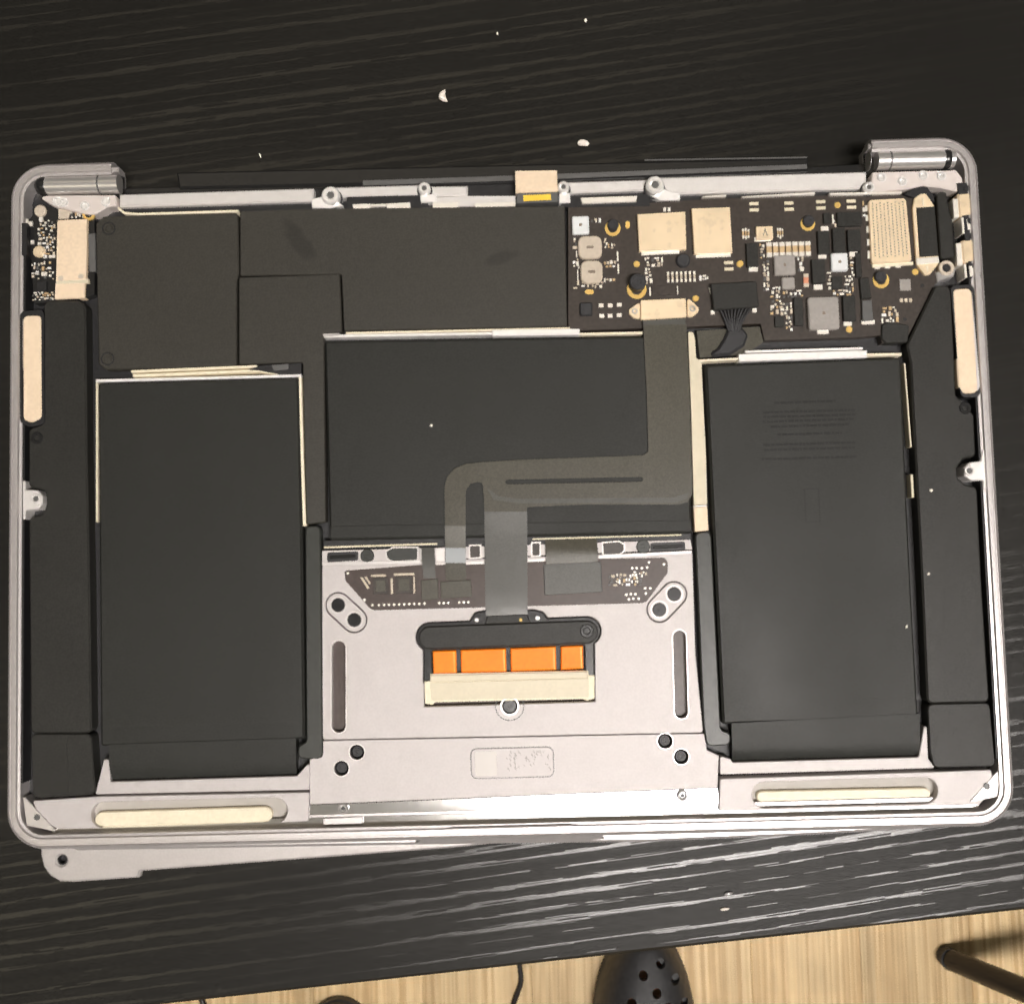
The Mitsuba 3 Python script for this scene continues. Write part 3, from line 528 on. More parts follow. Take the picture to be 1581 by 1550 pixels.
# big black capacitors with white ends
for r, e, h in (((78.57,66.35,82.08,73.85), (79.26,65.13,82.01,66.86), 1.3), ((100.9,69.79,104.58,77.1), (102.2,77.24,104.56,78.76), 1.3), ((105.57,70.06,109.42,77.79), None, 1.3), ((110.17,70.33,114.27,77.24), (110.69,68.94,113.24,70.46), 1.3),
                ((98.67,60.62,102.74,68.12), (99.13,58.8,101.88,60.32), 1.3), ((107.29,78.41,114.94,82.97), None, 1.1), ((103.15,79.62,105.41,83.0), (105.85,79.5,106.32,82.41), .8), ((104.75,58.71,107.97,62.7), None, .9),
                ((107.76,48.32,111.58,56.38), (107.83,47.11,110.36,48.61), 1.3), ((92.59,47.44,95.4,56.29), None, 1.0), ((86.54,47.23,89.4,50.78), None, .8), ((112.35,62.22,114.18,70.07), None, .9), ((100.98,68.61,103.55,69.72), None, .0)):
    if h == 0: pad(r, .6); continue
    boxpart('black_capacitor', r, h, 'black', .15, .25)
    if e: pad(e, .7)
# square light on a base
boxpart('sensor', (81.87,74.9,87.14,79.18), 1.1, 'tan_metal', .15, .3); pad((81.38,74.64,86.59,76.04), .3)
q = (84.03,76.15,85.35,78.26); put(LB, 'sensor_mark', cat(ext(strip([(q[0], q[1]), ((q[0] + q[2]) / 2, q[3]), (q[2], q[1])], .22), Z1 + 1.1, Z1 + 1.13)), 'grey_dark', smooth=False)
for r in ((77.65,75.71,78.33,78.84), (78.57,75.48,79.13,79.02), (79.36,75.87,79.96,78.58), (88.59,75.81,89.07,78.72), (89.3,75.37,89.86,78.7), (90.1,75.97,90.49,78.47)): cap(r, .5)
cap((96.1,59.77,97.72,63.93), .6, 'copper', 'coil_tan')
pad((99.65,44.78,103.19,46.52), .5); pad((90.22,59.42,92.79,60.72), .6); pad((95.11,64.86,96.47,66.14), .4)
# perforated shield
ps = shp([(117.21,86.45),(128.92,86.72),(129.67,66.53),(117.2,66.07)])
PS = put(LB, 'perforated_shield', ext(soft(ps, 1.0), Z1, ZPCB + 1.4, .2), 'tan_metal', 'tan metal shield covered in tiny holes')
a_, b_, c_, d_ = (np.array(q) for q in list(ps.exterior.coords)[:4])
hm = []
for i in range(9):
    for j in range(19):
        s, t = .10 + .80 * i / 8, .06 + .86 * (j + .5 * (i % 2)) / 19
        q = (a_ * (1 - s) + b_ * s) * (1 - t) + (d_ * (1 - s) + c_ * s) * t
        hm.append(ext(disc(q, .26, 6), ZPCB + 1.38, ZPCB + 1.415))
put(PS, 'hole', cat(*hm), 'grey_dark', 'rows of tiny dark holes', smooth=False, kind='stuff')
put(PS, 'lip', ext([(117.53,66.3),(130.46,66.75),(130.41,65.72),(117.68,65.27)], Z1, ZPCB + .7, .15), 'cream')
for x in ([(116.45,85.15),(117.66,85.11),(117.57,83.25),(116.35,83.28)], [(116.49,82.04),(117.71,82.0),(117.61,80.14),(116.4,80.17)], [(116.52,78.51),(117.73,78.48),(117.63,76.41),(116.42,76.45)], [(116.52,74.38),(117.73,74.34),(117.63,72.28),(116.42,72.32)], [(116.54,70.66),(117.75,70.63),(117.62,68.15),(116.41,68.19)],
          [(118.51,65.66),(120.12,65.61),(120.08,64.79),(118.46,64.84)], [(121.74,65.77),(123.35,65.72),(123.31,64.9),(121.7,64.95)], [(124.97,65.88),(126.58,65.83),(126.54,65.01),(124.93,65.06)]): pad(x, .4)
# display connector, pointed at both ends
DC = put(LB, 'display_connector', ext(soft(shp([(130.93,83.5),(131.71,86.79),(133.8,88.18),(135.41,88.13),(137.82,84.12),(138.16,68.05),(138.02,65.59),(135.24,62.39),(133.63,62.23),(131.2,65.79)]), .5), Z1, ZPCB + 1.0, .2), 'tan_metal', 'pointed tan connector with a black middle')
put(DC, 'cover', ext([(132.06,83.6),(137.72,83.84),(138.08,68.19),(132.24,67.95)], ZPCB + .9, ZPCB + 1.35, .2), 'black')
put(DC, 'clamp', ext([(131.01,67.58),(138.06,67.88),(138.16,65.93),(131.11,65.52)], ZPCB + .9, ZPCB + 1.5, .25), 'solder')
put(DC, 'stem', ext([(133.93,86.72),(134.53,86.7),(134.6,84.22),(134.0,84.24)], ZPCB + .9, ZPCB + 1.15, .05), 'cream')
put(DC, 'stem', ext([(134.18,65.09),(134.78,65.07),(134.68,63.23),(134.08,63.24)], ZPCB + .9, ZPCB + 1.15, .05), 'cream')
put(L, 'antenna_block', ext(soft(shp([(138.47,87.3),(139.74,88.5),(141.54,88.24),(141.91,83.89),(142.86,79.32),(143.01,67.4),(138.58,67.12)]), .8), 9, 13.6, .3), 'black')
put(L, 'black_flap', ext([(128.68,88.24),(133.26,90.8),(136.05,90.09),(137.56,87.97),(138.23,85.47),(131.45,87.12)], 9, 13.0, .2), 'dark')
c = (140.46,64.35); put(L, 'port_screw', cat(ext(ringp(c, 1.3, 2.4, 22), 9, 13.4, .25), ext(disc(c, 1.2, 16), 9, 12.8)), 'coil_tan'); put(L, 'port_screw_hole', ext(disc(c, 1.25, 16), 12, 13.0), 'dark')
put(L, 'port_base', ext([(137.16,63.34),(143.65,64.18),(142.7,61.54),(137.59,60.05)], 9, 12.8, .3), 'steel')
# two ports at the right edge
for shell, bits in (([(144.49,87.33),(148.53,87.62),(148.72,80.4),(144.68,79.91)], ([(143.04,85.7),(144.66,85.86),(144.74,79.86),(143.11,79.7)], [(145.31,79.87),(146.11,79.84),(146.23,74.69),(145.42,74.72)], [(146.88,79.2),(148.1,79.37),(148.1,75.87),(147.09,75.7)])),
                    ([(144.87,72.5),(148.89,72.8),(149.1,65.83),(145.07,65.33)], ([(143.27,71.66),(144.89,71.82),(145.09,64.62),(143.29,64.68)], [(145.29,65.07),(146.09,65.05),(146.25,60.75),(145.45,60.77)], [(146.85,64.41),(148.07,64.58),(148.07,61.1),(147.06,60.93)]))):
    k = put(L, 'usb_port', ext(soft(shp(shell), .6), 9, 14.5, .5), 'tan_metal', 'small tan metal socket at the right edge')
    for q in bits: put(k, 'bracket', ext(q, 9, 14.35, .15), 'solder')
for c in ((147.59,88.89), (148.02,78.57), (148.35,73.84), (148.62,64.41)): put(L, 'port_gap', ext(disc(c, 1.0, 10), 10, 14.4, .1), 'dark')
# ribbon connector plate with two ears
RC = put(LB, 'ribbon_connector', ext(soft(shp([(45.05,56.82),(59.14,57.02),(59.11,51.0),(44.84,50.6)]), .4), Z1, ZPCB + 1.4, .2), 'tan_metal', 'tan metal plate holding the ribbon cable')
for pts, c in (([(44.9,56.45),(44.71,50.94),(42.71,51.4),(41.36,52.87),(41.4,54.1)], (43.19,53.43)), ([(59.63,57.05),(59.4,51.12),(61.22,51.28),(63.09,52.86),(63.14,54.08),(60.62,56.61)], (61.11,53.73))):
    put(RC, 'ear', ext(soft(shp(pts), .5), Z1, ZPCB + 1.0, .2), 'tan_metal')
    put(RC, 'screw', cat(ext(ringp(c, .45, .95, 16), ZPCB + .9, ZPCB + 1.25, .15)), 'steel')
# battery plug with its bundle of black wires
BP = put(LB, 'battery_plug', ext(soft(shp([(66.82,61.22),(81.08,61.62),(81.53,53.45),(67.49,52.84)]), .4), Z1, ZPCB + 2.0, .3), 'black', 'black battery plug with a bundle of black wires')
for r in ([(66.58,60.39),(67.09,60.37),(67.51,58.3),(67.0,58.11)], [(66.9,53.19),(68.11,53.16),(68.06,51.93),(66.86,51.96)], [(79.82,53.43),(81.23,53.39),(81.18,52.16),(79.77,52.21)]): pad(r, .5)
top_, mid_, low_ = [(69.64,53.35),(70.84,53.31),(72.04,53.28),(73.26,53.45),(74.46,53.41),(75.66,53.38),(76.87,53.55),(78.08,53.51),(79.28,53.48)], [(71.19,49.74),(71.79,49.72),(72.39,49.7),(72.99,49.69),(73.6,49.87),(74.2,49.86),(74.8,49.84),(75.41,49.82),(76.01,49.8)], [(72.29,46.29),(72.6,46.28),(72.9,46.27),(73.3,46.26),(73.7,46.25),(74.1,46.24),(74.5,46.23),(74.9,46.22),(75.3,46.2)]
for i in range(9):
    q = [np.array((*top_[i], ZPCB + 1.2)), np.array((*mid_[i], 13.5 + .3 * (i % 2))), np.array((*low_[i], 12.7 + .3 * (i % 3)))]
    tt = np.linspace(0, 1, 8)[:, None]
    put(BP, 'wire', tube((1 - tt) ** 2 * q[0] + 2 * tt * (1 - tt) * q[1] + tt ** 2 * q[2], .34, 6), 'rubber')
put(BP, 'wire_wrap', ext(soft(shp([(71.97,47.17),(76.41,47.65),(78.32,45.15),(76.97,41.72),(72.44,39.01),(66.81,38.56),(62.79,38.47),(68.52,41.15),(70.65,44.35)]), 1.0), 9, 12.9, .8), 'rubber', 'black wrap at the end of the wires')
put(L, 'plug_recess', ext([(62.45,47.06),(82.11,47.94),(83.11,42.99),(77.3,39.26),(63.14,38.64)], 9, 11.6), 'film', smooth=False)
# lower right corner of the board
boxpart('battery_sense_plug', [(113.7,54.78),(116.71,54.9),(117.0,48.57),(113.58,48.26)], 1.2, 'grey_dark', .2); pad((113.44,47.43,117.59,48.78), .5)
boxpart('long_plug', [(113.32,61.8),(116.14,62.13),(116.82,55.56),(113.59,55.25)], 1.0, 'black', .2)
boxpart('grey_chip', (125.95,57.74,129.39,61.33), .35, 'coil_grey', .06)
for r in ((125.84,54.12,126.78,55.38), (127.25,54.08,128.19,55.34), (128.65,54.04,129.59,55.3)): pad(r, .2, 'coil_tan')
for c in ((133.09,59.27), (127.11,48.79)): put(LB, 'via_hole', ext(disc(c, .6, 12), Z1, ZPCB + .03), 'dark')
put(L, 'black_cap', ext(soft(shp([(119.68,47.17),(121.73,47.93),(128.08,46.72),(127.39,41.25),(120.58,41.24),(119.27,42.91)]), .6), 9.5, ZPCB + .8, .3), 'black')
# small parts scattered between the large ones, as dense as in the picture
rnd = random.Random(21)
taken = []
def scatter(area, n, smin, smax, mats, parent=None, z=None):
    x0, y0, x1, y1 = area; tries = 0; made = 0
    n = int(n * 2.0)
    while made < n and tries < n * 40:
        tries += 1; w, d = smin + (smax - smin) * rnd.random(), (smin + (smax - smin) * rnd.random()) * (1.7 if rnd.random() < .5 else 1)
        if rnd.random() < .45: w, d = d, w
        x, y = x0 + (x1 - x0 - w) * rnd.random(), y0 + (y1 - y0 - d) * rnd.random()
        if any(x < q[2] + .15 and q[0] < x + w + .15 and y < q[3] + .15 and q[1] < y + d + .15 for q in taken): continue
        taken.append((x, y, x + w, y + d)); made += 1
        put(parent or LB, 'small_part', ext((x, y, x + w, y + d), (z or ZPCB) - .02, (z or ZPCB) + .2 + .35 * rnd.random(), .06), rnd.choice(mats), smooth=20)
SM = ['solder', 'solder', 'solder', 'white_metal', 'coil_tan', 'coil_tan', 'cap_body', 'grey_dark']
for ar, n in (((83.5,58.39,85.88,68.75), 12), ((85.36,55.01,88.96,60.25), 9), ((89.13,56.45,95.88,58.91), 8), ((94.46,64.24,96.64,69.66), 4), ((85.14,51.02,92.41,55.12), 9), ((90.0,45.92,92.18,51.09), 6), ((103.51,58.66,104.85,64.45), 5), ((108.71,57.64,111.66,63.47), 7), ((105.06,56.64,110.8,58.85), 7), ((110.79,62.55,112.3,68.77), 5),
              ((34.19,73.46,35.47,77.64), 4), ((34.15,67.6,38.12,70.2), 9), ((33.96,63.08,37.56,64.42), 5), ((24.65,73.33,25.93,77.92), 4), ((24.43,67.53,26.56,70.89), 4), ((24.22,61.12,34.26,63.88), 6), ((30.31,82.22,33.73,83.57), 3), ((35.54,73.39,37.9,75.53), 3), ((46.93,67.17,52.68,70.65), 9), ((46.82,61.92,49.26,67.35), 6), ((63.12,62.65,66.67,64.81), 6),
              ((115.52,81.62,116.47,86.84), 3), ((119.48,47.42,125.23,52.9), 14), ((105.91,78.38,107.21,80.9), 2), ((82.92,69.13,84.53,74.13), 5)):
    scatter(ar, n, .45, .95, SM)

# ------------------------------------------------------------------ small board at the left edge
LS = put(L, 'side_board', ext(soft(shp([(-149.12,88.15),(-146.46,88.9),(-143.6,93.0),(-139.49,92.04),(-128.8,89.21),(-125.93,88.71),(-125.91,63.98),(-129.38,62.84),(-145.1,61.44),(-145.98,75.97),(-148.86,77.3)]), .8), 9.2, 12.0, .12), 'gloss_black', 'small black circuit board in the rear left corner')
put(L, 'tape_cover', ext([(-137.14,87.69),(-127.74,87.83),(-127.92,70.85),(-128.12,68.38),(-137.48,68.24)], 10, 13.4, .2), 'tan', 'tan tape block over the left circuit board')
put('laptop__tape_cover', 'lower_tape', ext([(-137.88,67.55),(-128.51,67.69),(-128.71,62.75),(-138.07,62.61)], 10, 13.0, .2), 'tan')
put('laptop__tape_cover', 'latch', ext([(-137.58,68.41),(-127.4,68.83),(-127.2,67.38),(-137.58,67.38)], 10, 13.25, .15), 'cream_dull')
for c in ((-135.86,69.02), (-129.55,69.46)): put('laptop__tape_cover', 'dimple', ext(disc(c, .9, 12), 13.3, 13.5, .12), 'coil_tan')
for c, r, m in (((-142.87,91.13), 1.9, 'coil_tan'), ((-143.23,78.05), 1.9, 'tan_metal')):
    put(LS, 'screw', cat(ext(disc(c, r, 20), 11, 13.0, .4), ext(ringp(c, r * .4, r * .7, 16), 12.8, 13.1, .1)), m)
c = (-127.54,89.61); put(LS, 'screw_ring', ext(ringp(c, 1.15, 1.95, 24), 12, 13.0, .3), 'gold'); put(LS, 'ring_hole', ext(disc(c, 1.15), 12, 12.5), 'dark')
put(LS, 'cable_tip', ext([(-137.23,91.82),(-133.54,90.87),(-133.94,88.38),(-137.22,88.48)], 11, 12.6, .2), 'coil_tan')
boxpart('chip', (-143.8,65.27,-140.72,68.46), .8, 'dark', .1, 0, None, 12.0, LS)
for r in ((-148.25,87.06,-146.8,88.77), (-146.6,86.39,-145.36,87.89), (-143.33,87.96,-142.09,89.25), (-148.01,81.23,-146.77,82.72), (-145.96,80.55,-144.93,81.83), (-143.7,80.28,-142.67,81.14), (-140.21,75.99,-138.16,76.88), (-142.43,70.27,-140.79,71.56)):
    put(LS, 'small_part', ext(r, 11.9, 12.7, .2), 'solder', smooth=20)
for ar, n in (((-143.99,79.9,-138.21,88.41), 18), ((-142.31,75.74,-138.2,80.02), 7), ((-145.77,69.11,-138.59,75.13), 12), ((-145.52,62.49,-138.57,65.59), 12), ((-133.73,88.57,-128.39,90.61), 6)): scatter(ar, n, .35, .8, SM, LS, 12.0)
put(L, 'edge_connector', ext([(-127.97,83.35),(-125.72,83.7),(-125.5,71.22),(-127.55,71.28)], 9, 12.2, .2), 'grey_dark')

# ------------------------------------------------------------------ trackpad beam and board
BM = put(L, 'trackpad_beam', ext(shp([(-55.41,-18.2),(-24.89,-18.22),(57.86,-17.85),(58.34,-20.84),(-55.47,-22.37)]), 9.1, ZTP - .1, .1), 'alu_plate', 'narrow silver beam with slots behind the trackpad', smooth=20)

put(BM, 'edge_line', ext([(-55.46,-21.77),(-24.97,-21.89),(-24.99,-22.98),(-55.47,-22.87)], 10, ZB + .12, .1), 'alu_bright')
put(BM, 'edge_line', ext([(29.52,-21.95),(58.13,-21.13),(58.09,-22.12),(29.49,-22.94)], 10, ZB + .12, .1), 'alu_bright')
put(BM, 'rear_line', ext([(-54.79,-16.92),(-19.88,-16.76),(-19.89,-17.35),(-54.8,-17.52)], 10, ZB + .1, .08), 'cream_dull')
put(BM, 'rear_line', ext([(9.41,-16.15),(55.15,-16.08),(55.13,-16.58),(9.4,-16.65)], 10, ZB + .1, .08), 'cream_dull')
put(BM, 'rear_gap', ext([(-54.77,-15.23),(57.94,-15.86),(58.06,-17.85),(-54.8,-17.81)], 9, ZB - .08), 'dark', smooth=False)
for pts in ([(-53.82,-18.84),(-44.24,-18.69),(-44.29,-21.48),(-53.86,-21.82)], [(45.53,-18.51),(56.25,-18.4),(56.15,-20.98),(45.43,-21.28)]):
    put(BM, 'slot', ext(soft(shp(pts), .6), 10, ZB + .03), 'dark')
    put(BM, 'slot_spring', ext(shp(pts).buffer(-.9), 10, ZB + .25, .2), 'gloss_black')
for c in ((-41.48,-20.16), (43.3,-19.64)): put(BM, 'screw', cat(ext(disc(c, 2.2), 10, ZB + .15, .3), ext(ringp(c, .4, 1.0, 12), ZB, ZB + .25, .08)), 'rail_black')
for pts, m in (([(-33.66,-18.08),(-26.09,-18.18),(-26.16,-21.76),(-33.74,-21.96),(-35.31,-20.92),(-35.48,-19.13)], 'rail_black'), ([(31.03,-18.22),(36.01,-18.05),(37.37,-18.89),(37.31,-20.67),(35.89,-21.63),(31.12,-21.7)], 'board'), ([(-9.75,-18.02),(-6.76,-18.0),(-6.85,-21.48),(-9.83,-21.6)], 'board'), ([(9.37,-17.74),(11.56,-17.7),(11.45,-21.37),(9.26,-21.51)], 'board')):
    put(BM, 'window_frame', ext(shp(pts).buffer(.45, join_style=2), 10, ZB + .02, .05), 'alu_bright')
    put(BM, 'window', ext(soft(shp(pts), .4), 10, ZB + .06), m, smooth=False)
for pts in ([(-20.32,-18.54),(-17.53,-18.51),(-17.61,-22.38),(-20.4,-22.51)], [(-20.41,-22.91),(-17.63,-22.88),(-17.64,-23.57),(-20.43,-23.6)], [(-11.25,-22.75),(-5.68,-22.7),(-5.71,-23.69),(-11.28,-23.74)], [(7.65,-22.46),(13.02,-22.41),(12.99,-23.4),(7.62,-23.45)]):
    put(BM, 'pad', ext(pts, 10, ZB + .12, .08), 'alu_bright')
TB = put(TPK, 'circuit_board', ext(soft(shp([(-48.47,-24.54),(-24.97,-23.38),(-11.06,-23.75),(7.42,-23.45),(29.46,-23.04),(49.68,-23.18),(50.62,-24.59),(50.5,-27.76),(43.66,-36.45),(42.07,-36.81),(-39.53,-36.84),(-40.91,-36.21),(-48.32,-27.51)]), .6), ZTP - .1, ZTB, .1), 'board_brown', 'brown circuit board across the top of the trackpad')
# third level is full here: the board's parts stand beside it under the trackpad
def tpp(name, poly, h, m, b=.08, lab=None): return put(TPK, name, ext(poly, ZTB - .02, ZTB + h, b), m, lab, smooth=20)
for r in ((-39.75,-32.02,-35.08,-26.95), (-32.79,-32.01,-27.73,-26.74)):
    tpp('board_chip', r, .45, 'board', .1)
    tpp('board_chip_pad', (r[0] + .8, r[1] + .8, r[2] - .8, r[3] - .8), .5, 'film', .04)
for r in ((-40.33,-26.66,-35.77,-25.94), (-33.37,-26.49,-27.02,-25.73), (-34.39,-32.05,-33.69,-27.29), (-27.43,-32.03,-26.94,-26.88)): tpp('board_strip', r, .3, 'coil_tan')
for q in ([(-43.73,-26.65),(-42.93,-26.67),(-40.8,-30.09),(-41.6,-30.26)], [(-42.53,-26.48),(-41.73,-26.5),(-40.38,-28.71),(-40.98,-28.9)]): tpp('board_strip', q, .25, 'coil_tan')
for q in ([(-38.12,-35.89),(-10.16,-35.73)],):
    (xa, ya), (xb, yb) = q
    for t in [i / 18 for i in range(10)] + [.66, .71, .76, .88, .93, .98]: tpp('solder_dot', disc((xa + (xb - xa) * t, ya + (yb - ya) * t + .6), .42, 8), .12, 'solder', .05)
for c in ((-47.49,-25.36), (-42.45,-33.6), (-40.1,-35.24), (44.88,-24.44), (49.41,-25.16), (39.67,-26.08), (41.05,-26.12), (42.64,-26.16), (44.23,-26.01), (37.61,-34.13), (39.0,-33.97), (40.38,-34.0), (38.35,-35.53), (39.74,-35.37), (41.32,-35.41), (43.41,-32.31), ((44.99,-32.35)), (43.55,-33.89)): tpp('solder_dot', disc(c, .42, 8), .12, 'solder', .05)
for ar, n in (((31.7,-31.51,43.04,-27.46), 16), ((39.24,-28.79,44.72,-27.06), 6)): scatter(ar, n, .4, .9, SM, TPK, ZTB)
tpp('soft_cover', [(-25.04,-28.12),(-19.87,-27.67),(-19.81,-33.99),(-24.96,-34.25)], .35, 'film', .15)
tpp('soft_cover', [(-19.1,-28.68),(-9.77,-28.33),(-9.49,-33.47),(-19.01,-33.81)], .35, 'film', .15)
tpp('soft_cover', [(12.55,-24.17),(30.19,-23.85),(30.29,-33.13),(12.67,-33.65)], .55, 'film_grey', .2)

# ------------------------------------------------------------------ ribbon cables
arm = soft(shp([(45.55,48.88),(58.98,48.7),(59.1,20.58),(58.77,-3.81),(57.28,-6.36),(54.48,-7.07),(25.16,-6.28),(7.88,-6.61),(8.04,-8.0),(-5.06,-7.65),(-5.16,-3.66),(-5.44,1.13),(-6.83,1.57),(-9.23,1.03),(-10.67,-1.12),(-10.93,-11.86),(-17.28,-11.69),(-17.21,0.25),(-16.14,3.62),(-13.89,5.96),(-10.28,7.26),(-5.28,7.62),(5.69,8.02),(44.12,8.36),(45.75,9.52),(45.85,29.01)]), .5, 6)
arm = arm.difference(slot((2.32,1.32), (43.07,1.0), .72))
RB = put(L, 'ribbon_cable', ext(arm, ZFX - .14, ZFX, .03, True), 'film', 'flat grey brown ribbon cable bent over the middle battery')
def sheet(rows, mat, name, parent=RB, lab=None, th=.14):
    v = np.array(rows, float); n = len(v); v = v.reshape(-1, 3); b = v.copy(); b[:, 2] -= th
    V = np.vstack([v, b]); m = 2 * n; f = []
    for i in range(n - 1):
        a0, a1, c0, c1 = 2 * i, 2 * i + 1, 2 * i + 2, 2 * i + 3
        f += [[a0, c0, c1], [a0, c1, a1], [a0 + m, c1 + m, c0 + m], [a0 + m, a1 + m, c1 + m], [a0, a0 + m, c0 + m], [a0, c0 + m, c0], [a1, c1 + m, a1 + m], [a1, c1, c1 + m]]
    return put(parent, name, trimesh.Trimesh(V, f, process=False), mat, lab, smooth=50)
def drape(left, right, zs): return [((*l, z), (*r, z)) for l, r, z in zip(left, right, zs)]
sheet(drape([(-5.08,-7.42),(-5.21,-12.59),(-5.23,-17.56),(-5.38,-23.5),(-5.45,-30.42),(-5.5,-36.33),(-5.48,-39.48)], [(8.05,-7.78),(7.9,-12.95),(7.77,-17.91),(7.7,-23.85),(7.51,-30.76),(7.35,-36.66),(7.28,-39.22)], [ZFX, 13.55, 13.45, 13.35, 13.3, 13.3, 13.1]), 'film_grey', 'wide_leg')
sheet(drape([(-17.32,-11.47),(-17.41,-15.24),(-17.4,-19.22),(-17.39,-23.18),(-17.47,-26.74),(-17.3,-28.33)], [(-10.96,-11.64),(-11.05,-15.42),(-11.14,-19.38),(-11.23,-23.35),(-11.12,-26.91),(-11.16,-28.49)], [ZFX, 13.5, 13.2, 13.1, 13.15, 13.2]), 'film', 'narrow_leg')
sheet(drape([(-17.27,-18.43),(-17.33,-20.81),(-17.37,-22.98)], [(-11.22,-18.59),(-11.17,-20.97),(-11.22,-23.15)], [13.35, 13.3, 13.25]), 'clear_film', 'clear_patch')
sheet(drape([(-24.65,-18.03),(-24.69,-20.01),(-24.55,-22.99),(-24.4,-25.37),(-24.25,-27.56)], [(-20.67,-18.13),(-20.71,-20.12),(-20.58,-23.1),(-20.63,-25.47),(-20.48,-27.65)], [12.75, 13.1, 13.25, 13.15, 13.05]), 'film_grey', 'short_leg')
sheet(drape([(13.36,-16.86),(13.32,-18.45),(13.36,-20.43),(13.4,-22.42),(13.33,-24.79)], [(29.26,-16.69),(29.21,-18.28),(29.34,-20.26),(29.28,-22.24),(29.2,-24.62)], [12.7, 13.2, 13.5, 13.4, 13.3]), 'film', 'broad_tab')
put(RB, 'connector_stub', ext([(45.43,50.38),(58.7,50.81),(59.01,48.36),(45.55,48.13)], 12.6, 13.75, .2), 'film_grey')
put(RB, 'stiffener', ext([(-4.09,-0.3),(-2.19,-4.14),(5.33,-5.34),(53.91,-6.46),(56.92,-5.35),(57.79,-3.39),(52.98,-4.85),(5.37,-3.95),(-0.57,-2.99)], ZFX - .05, ZFX + .03), 'film_grey', smooth=False)

# ------------------------------------------------------------------ trackpad actuator
AC = put(L, 'actuator', ext(bracket_shape, 10, 12.5, .3), 'gloss_black', 'black bracket with four orange coils in the trackpad')
put(AC, 'top_plate', ext(slot((a0[0], a0[1] - .3), (a1[0], a1[1] - .3), 3.5, 10), 12.3, 13.2, .4), 'black')
put(AC, 'neck', ext([(-5.09,-39.31),(7.18,-39.24),(8.29,-42.02),(-5.95,-42.04)], 12.3, 12.9, .3), 'black')
c = (25.18,-44.8); put(AC, 'screw', cat(ext(ringp(c, .9, 2.1, 22), 13, 13.45, .25), ext(disc(c, .9, 10), 13, 13.25)), 'gloss_black')
for c, r, m in (((-8.29,-40.6), .8, 'steel'), ((10.31,-40.5), .85, 'steel'), ((5.16,-40.95), .55, 'gold')): put(AC, 'stud', ext(disc(c, r, 12), 12.3, 13.2, .25), m)
put(AC, 'well', ext([(-23.71,-48.83),(25.61,-48.72),(26.08,-59.17),(-23.92,-59.07)], 10, 11.0), 'dark', smooth=False)
for r in ([(-22.01,-49.74),(-14.88,-49.72),(-14.84,-56.59),(-21.96,-56.8)], [(-13.49,-49.66),(0.37,-49.53),(0.38,-56.59),(-13.45,-56.53)], [(1.76,-49.56),(15.61,-49.33),(15.6,-56.39),(1.77,-56.53)], [(17.19,-49.37),(23.92,-49.25),(23.9,-56.21),(16.98,-56.43)]):
    put(AC, 'coil', ext(r, 11, 12.3, .35), 'orange', 'bright orange coil block')
    q = shp(r); x0, y0, x1, y1 = q.bounds
    put(AC, 'coil_edge', ext([(x1 - .75, y0 + .3), (x1 - .4, y0 + .3), (x1 - .5, y1 - .4), (x1 - .85, y1 - .4)], 12.2, 12.33), 'orange_edge', smooth=False)
put(AC, 'cream_tray', ext(shp([(-24.75,-58.84),(-22.97,-58.69),(-22.92,-56.54),(25.24,-56.8),(25.4,-58.17),(27.17,-58.22),(26.94,-65.23),(24.56,-65.95),(23.4,-65.34),(-21.53,-65.17),(-22.33,-65.93),(-24.69,-65.48)]), 10, 12.7, .2), 'cream', 'cream tape tray below the orange coils')
put(AC, 'tape', ext([(-22.96,-59.25),(25.35,-59.12),(25.17,-64.77),(-22.68,-64.53)], 12.5, 12.95, .1), 'cream_dull')
put(AC, 'tape_edge', ext([(-22.9,-56.9),(25.01,-57.05),(25.15,-59.1),(-22.94,-59.05)], 12.5, 13.05, .25), 'cream_dull')

# ------------------------------------------------------------------ removed bottom cover under the laptop
BCV = thing('bottom_cover', 'silver bottom cover with a screw hole, lying under the front left of the laptop', 'laptop cover')
cvr = shp([(-146.94,-108.69),(-146.93,-110.68),(-146.1,-114.26),(-144.06,-117.08),(-140.81,-118.94),(-136.76,-119.23),(-116.09,-118.34),(-115.48,-116.38),(-17.74,-111.6),(12.59,-109.17),(27.79,-106.57),(27.15,-95.05),(-147.0,-92.77)])
hc = (-140.22,-112.42)
put(BCV, 'panel', ext(cvr.difference(disc(hc, 1.5)), .4, ZCV, .7), 'shell_out', smooth=35)
put(BCV, 'screw_hole', cat(ext(ringp(hc, 1.1, 1.5, 20), .4, ZCV - .4, .1), ext(disc(hc, 1.1), .4, .8)), 'dark')
put(BCV, 'catch', ext([(-49.0,-108.48),(-45.36,-108.17),(-45.78,-109.35),(-47.41,-109.9)], ZCV - .2, ZCV + .15, .1), 'grey_dark')

# ------------------------------------------------------------------ crumbs and dust
def crumb(c, z, size, seed, label, stretch=(1, 1), ang=0, bend=0., mat='crumb_white', group=None, cat_='crumb'):
    m = trimesh.creation.icosphere(2, 1.0); r = np.random.default_rng(seed)
    import meshkit
    v = m.vertices * (1 + .5 * (meshkit.fbm(m.vertices * 1.3 + seed, 3) - .5)[:, None]); v[:, 0] *= stretch[0]; v[:, 1] *= stretch[1]; v[:, 2] *= .6
    v[:, 0] += bend * v[:, 1] ** 2
    v *= size; a2 = math.radians(ang); v[:, :2] = v[:, :2] @ np.array([[math.cos(a2), math.sin(a2)], [-math.sin(a2), math.cos(a2)]])
    v[:, 2] -= v[:, 2].min(); v += [c[0], c[1], z - .01]
    k = put('', 'crumb', trimesh.Trimesh(v, m.faces, process=False), mat, smooth=True); labels[k] = {'label': label, 'category': cat_, **({'group': group} if group else {})}
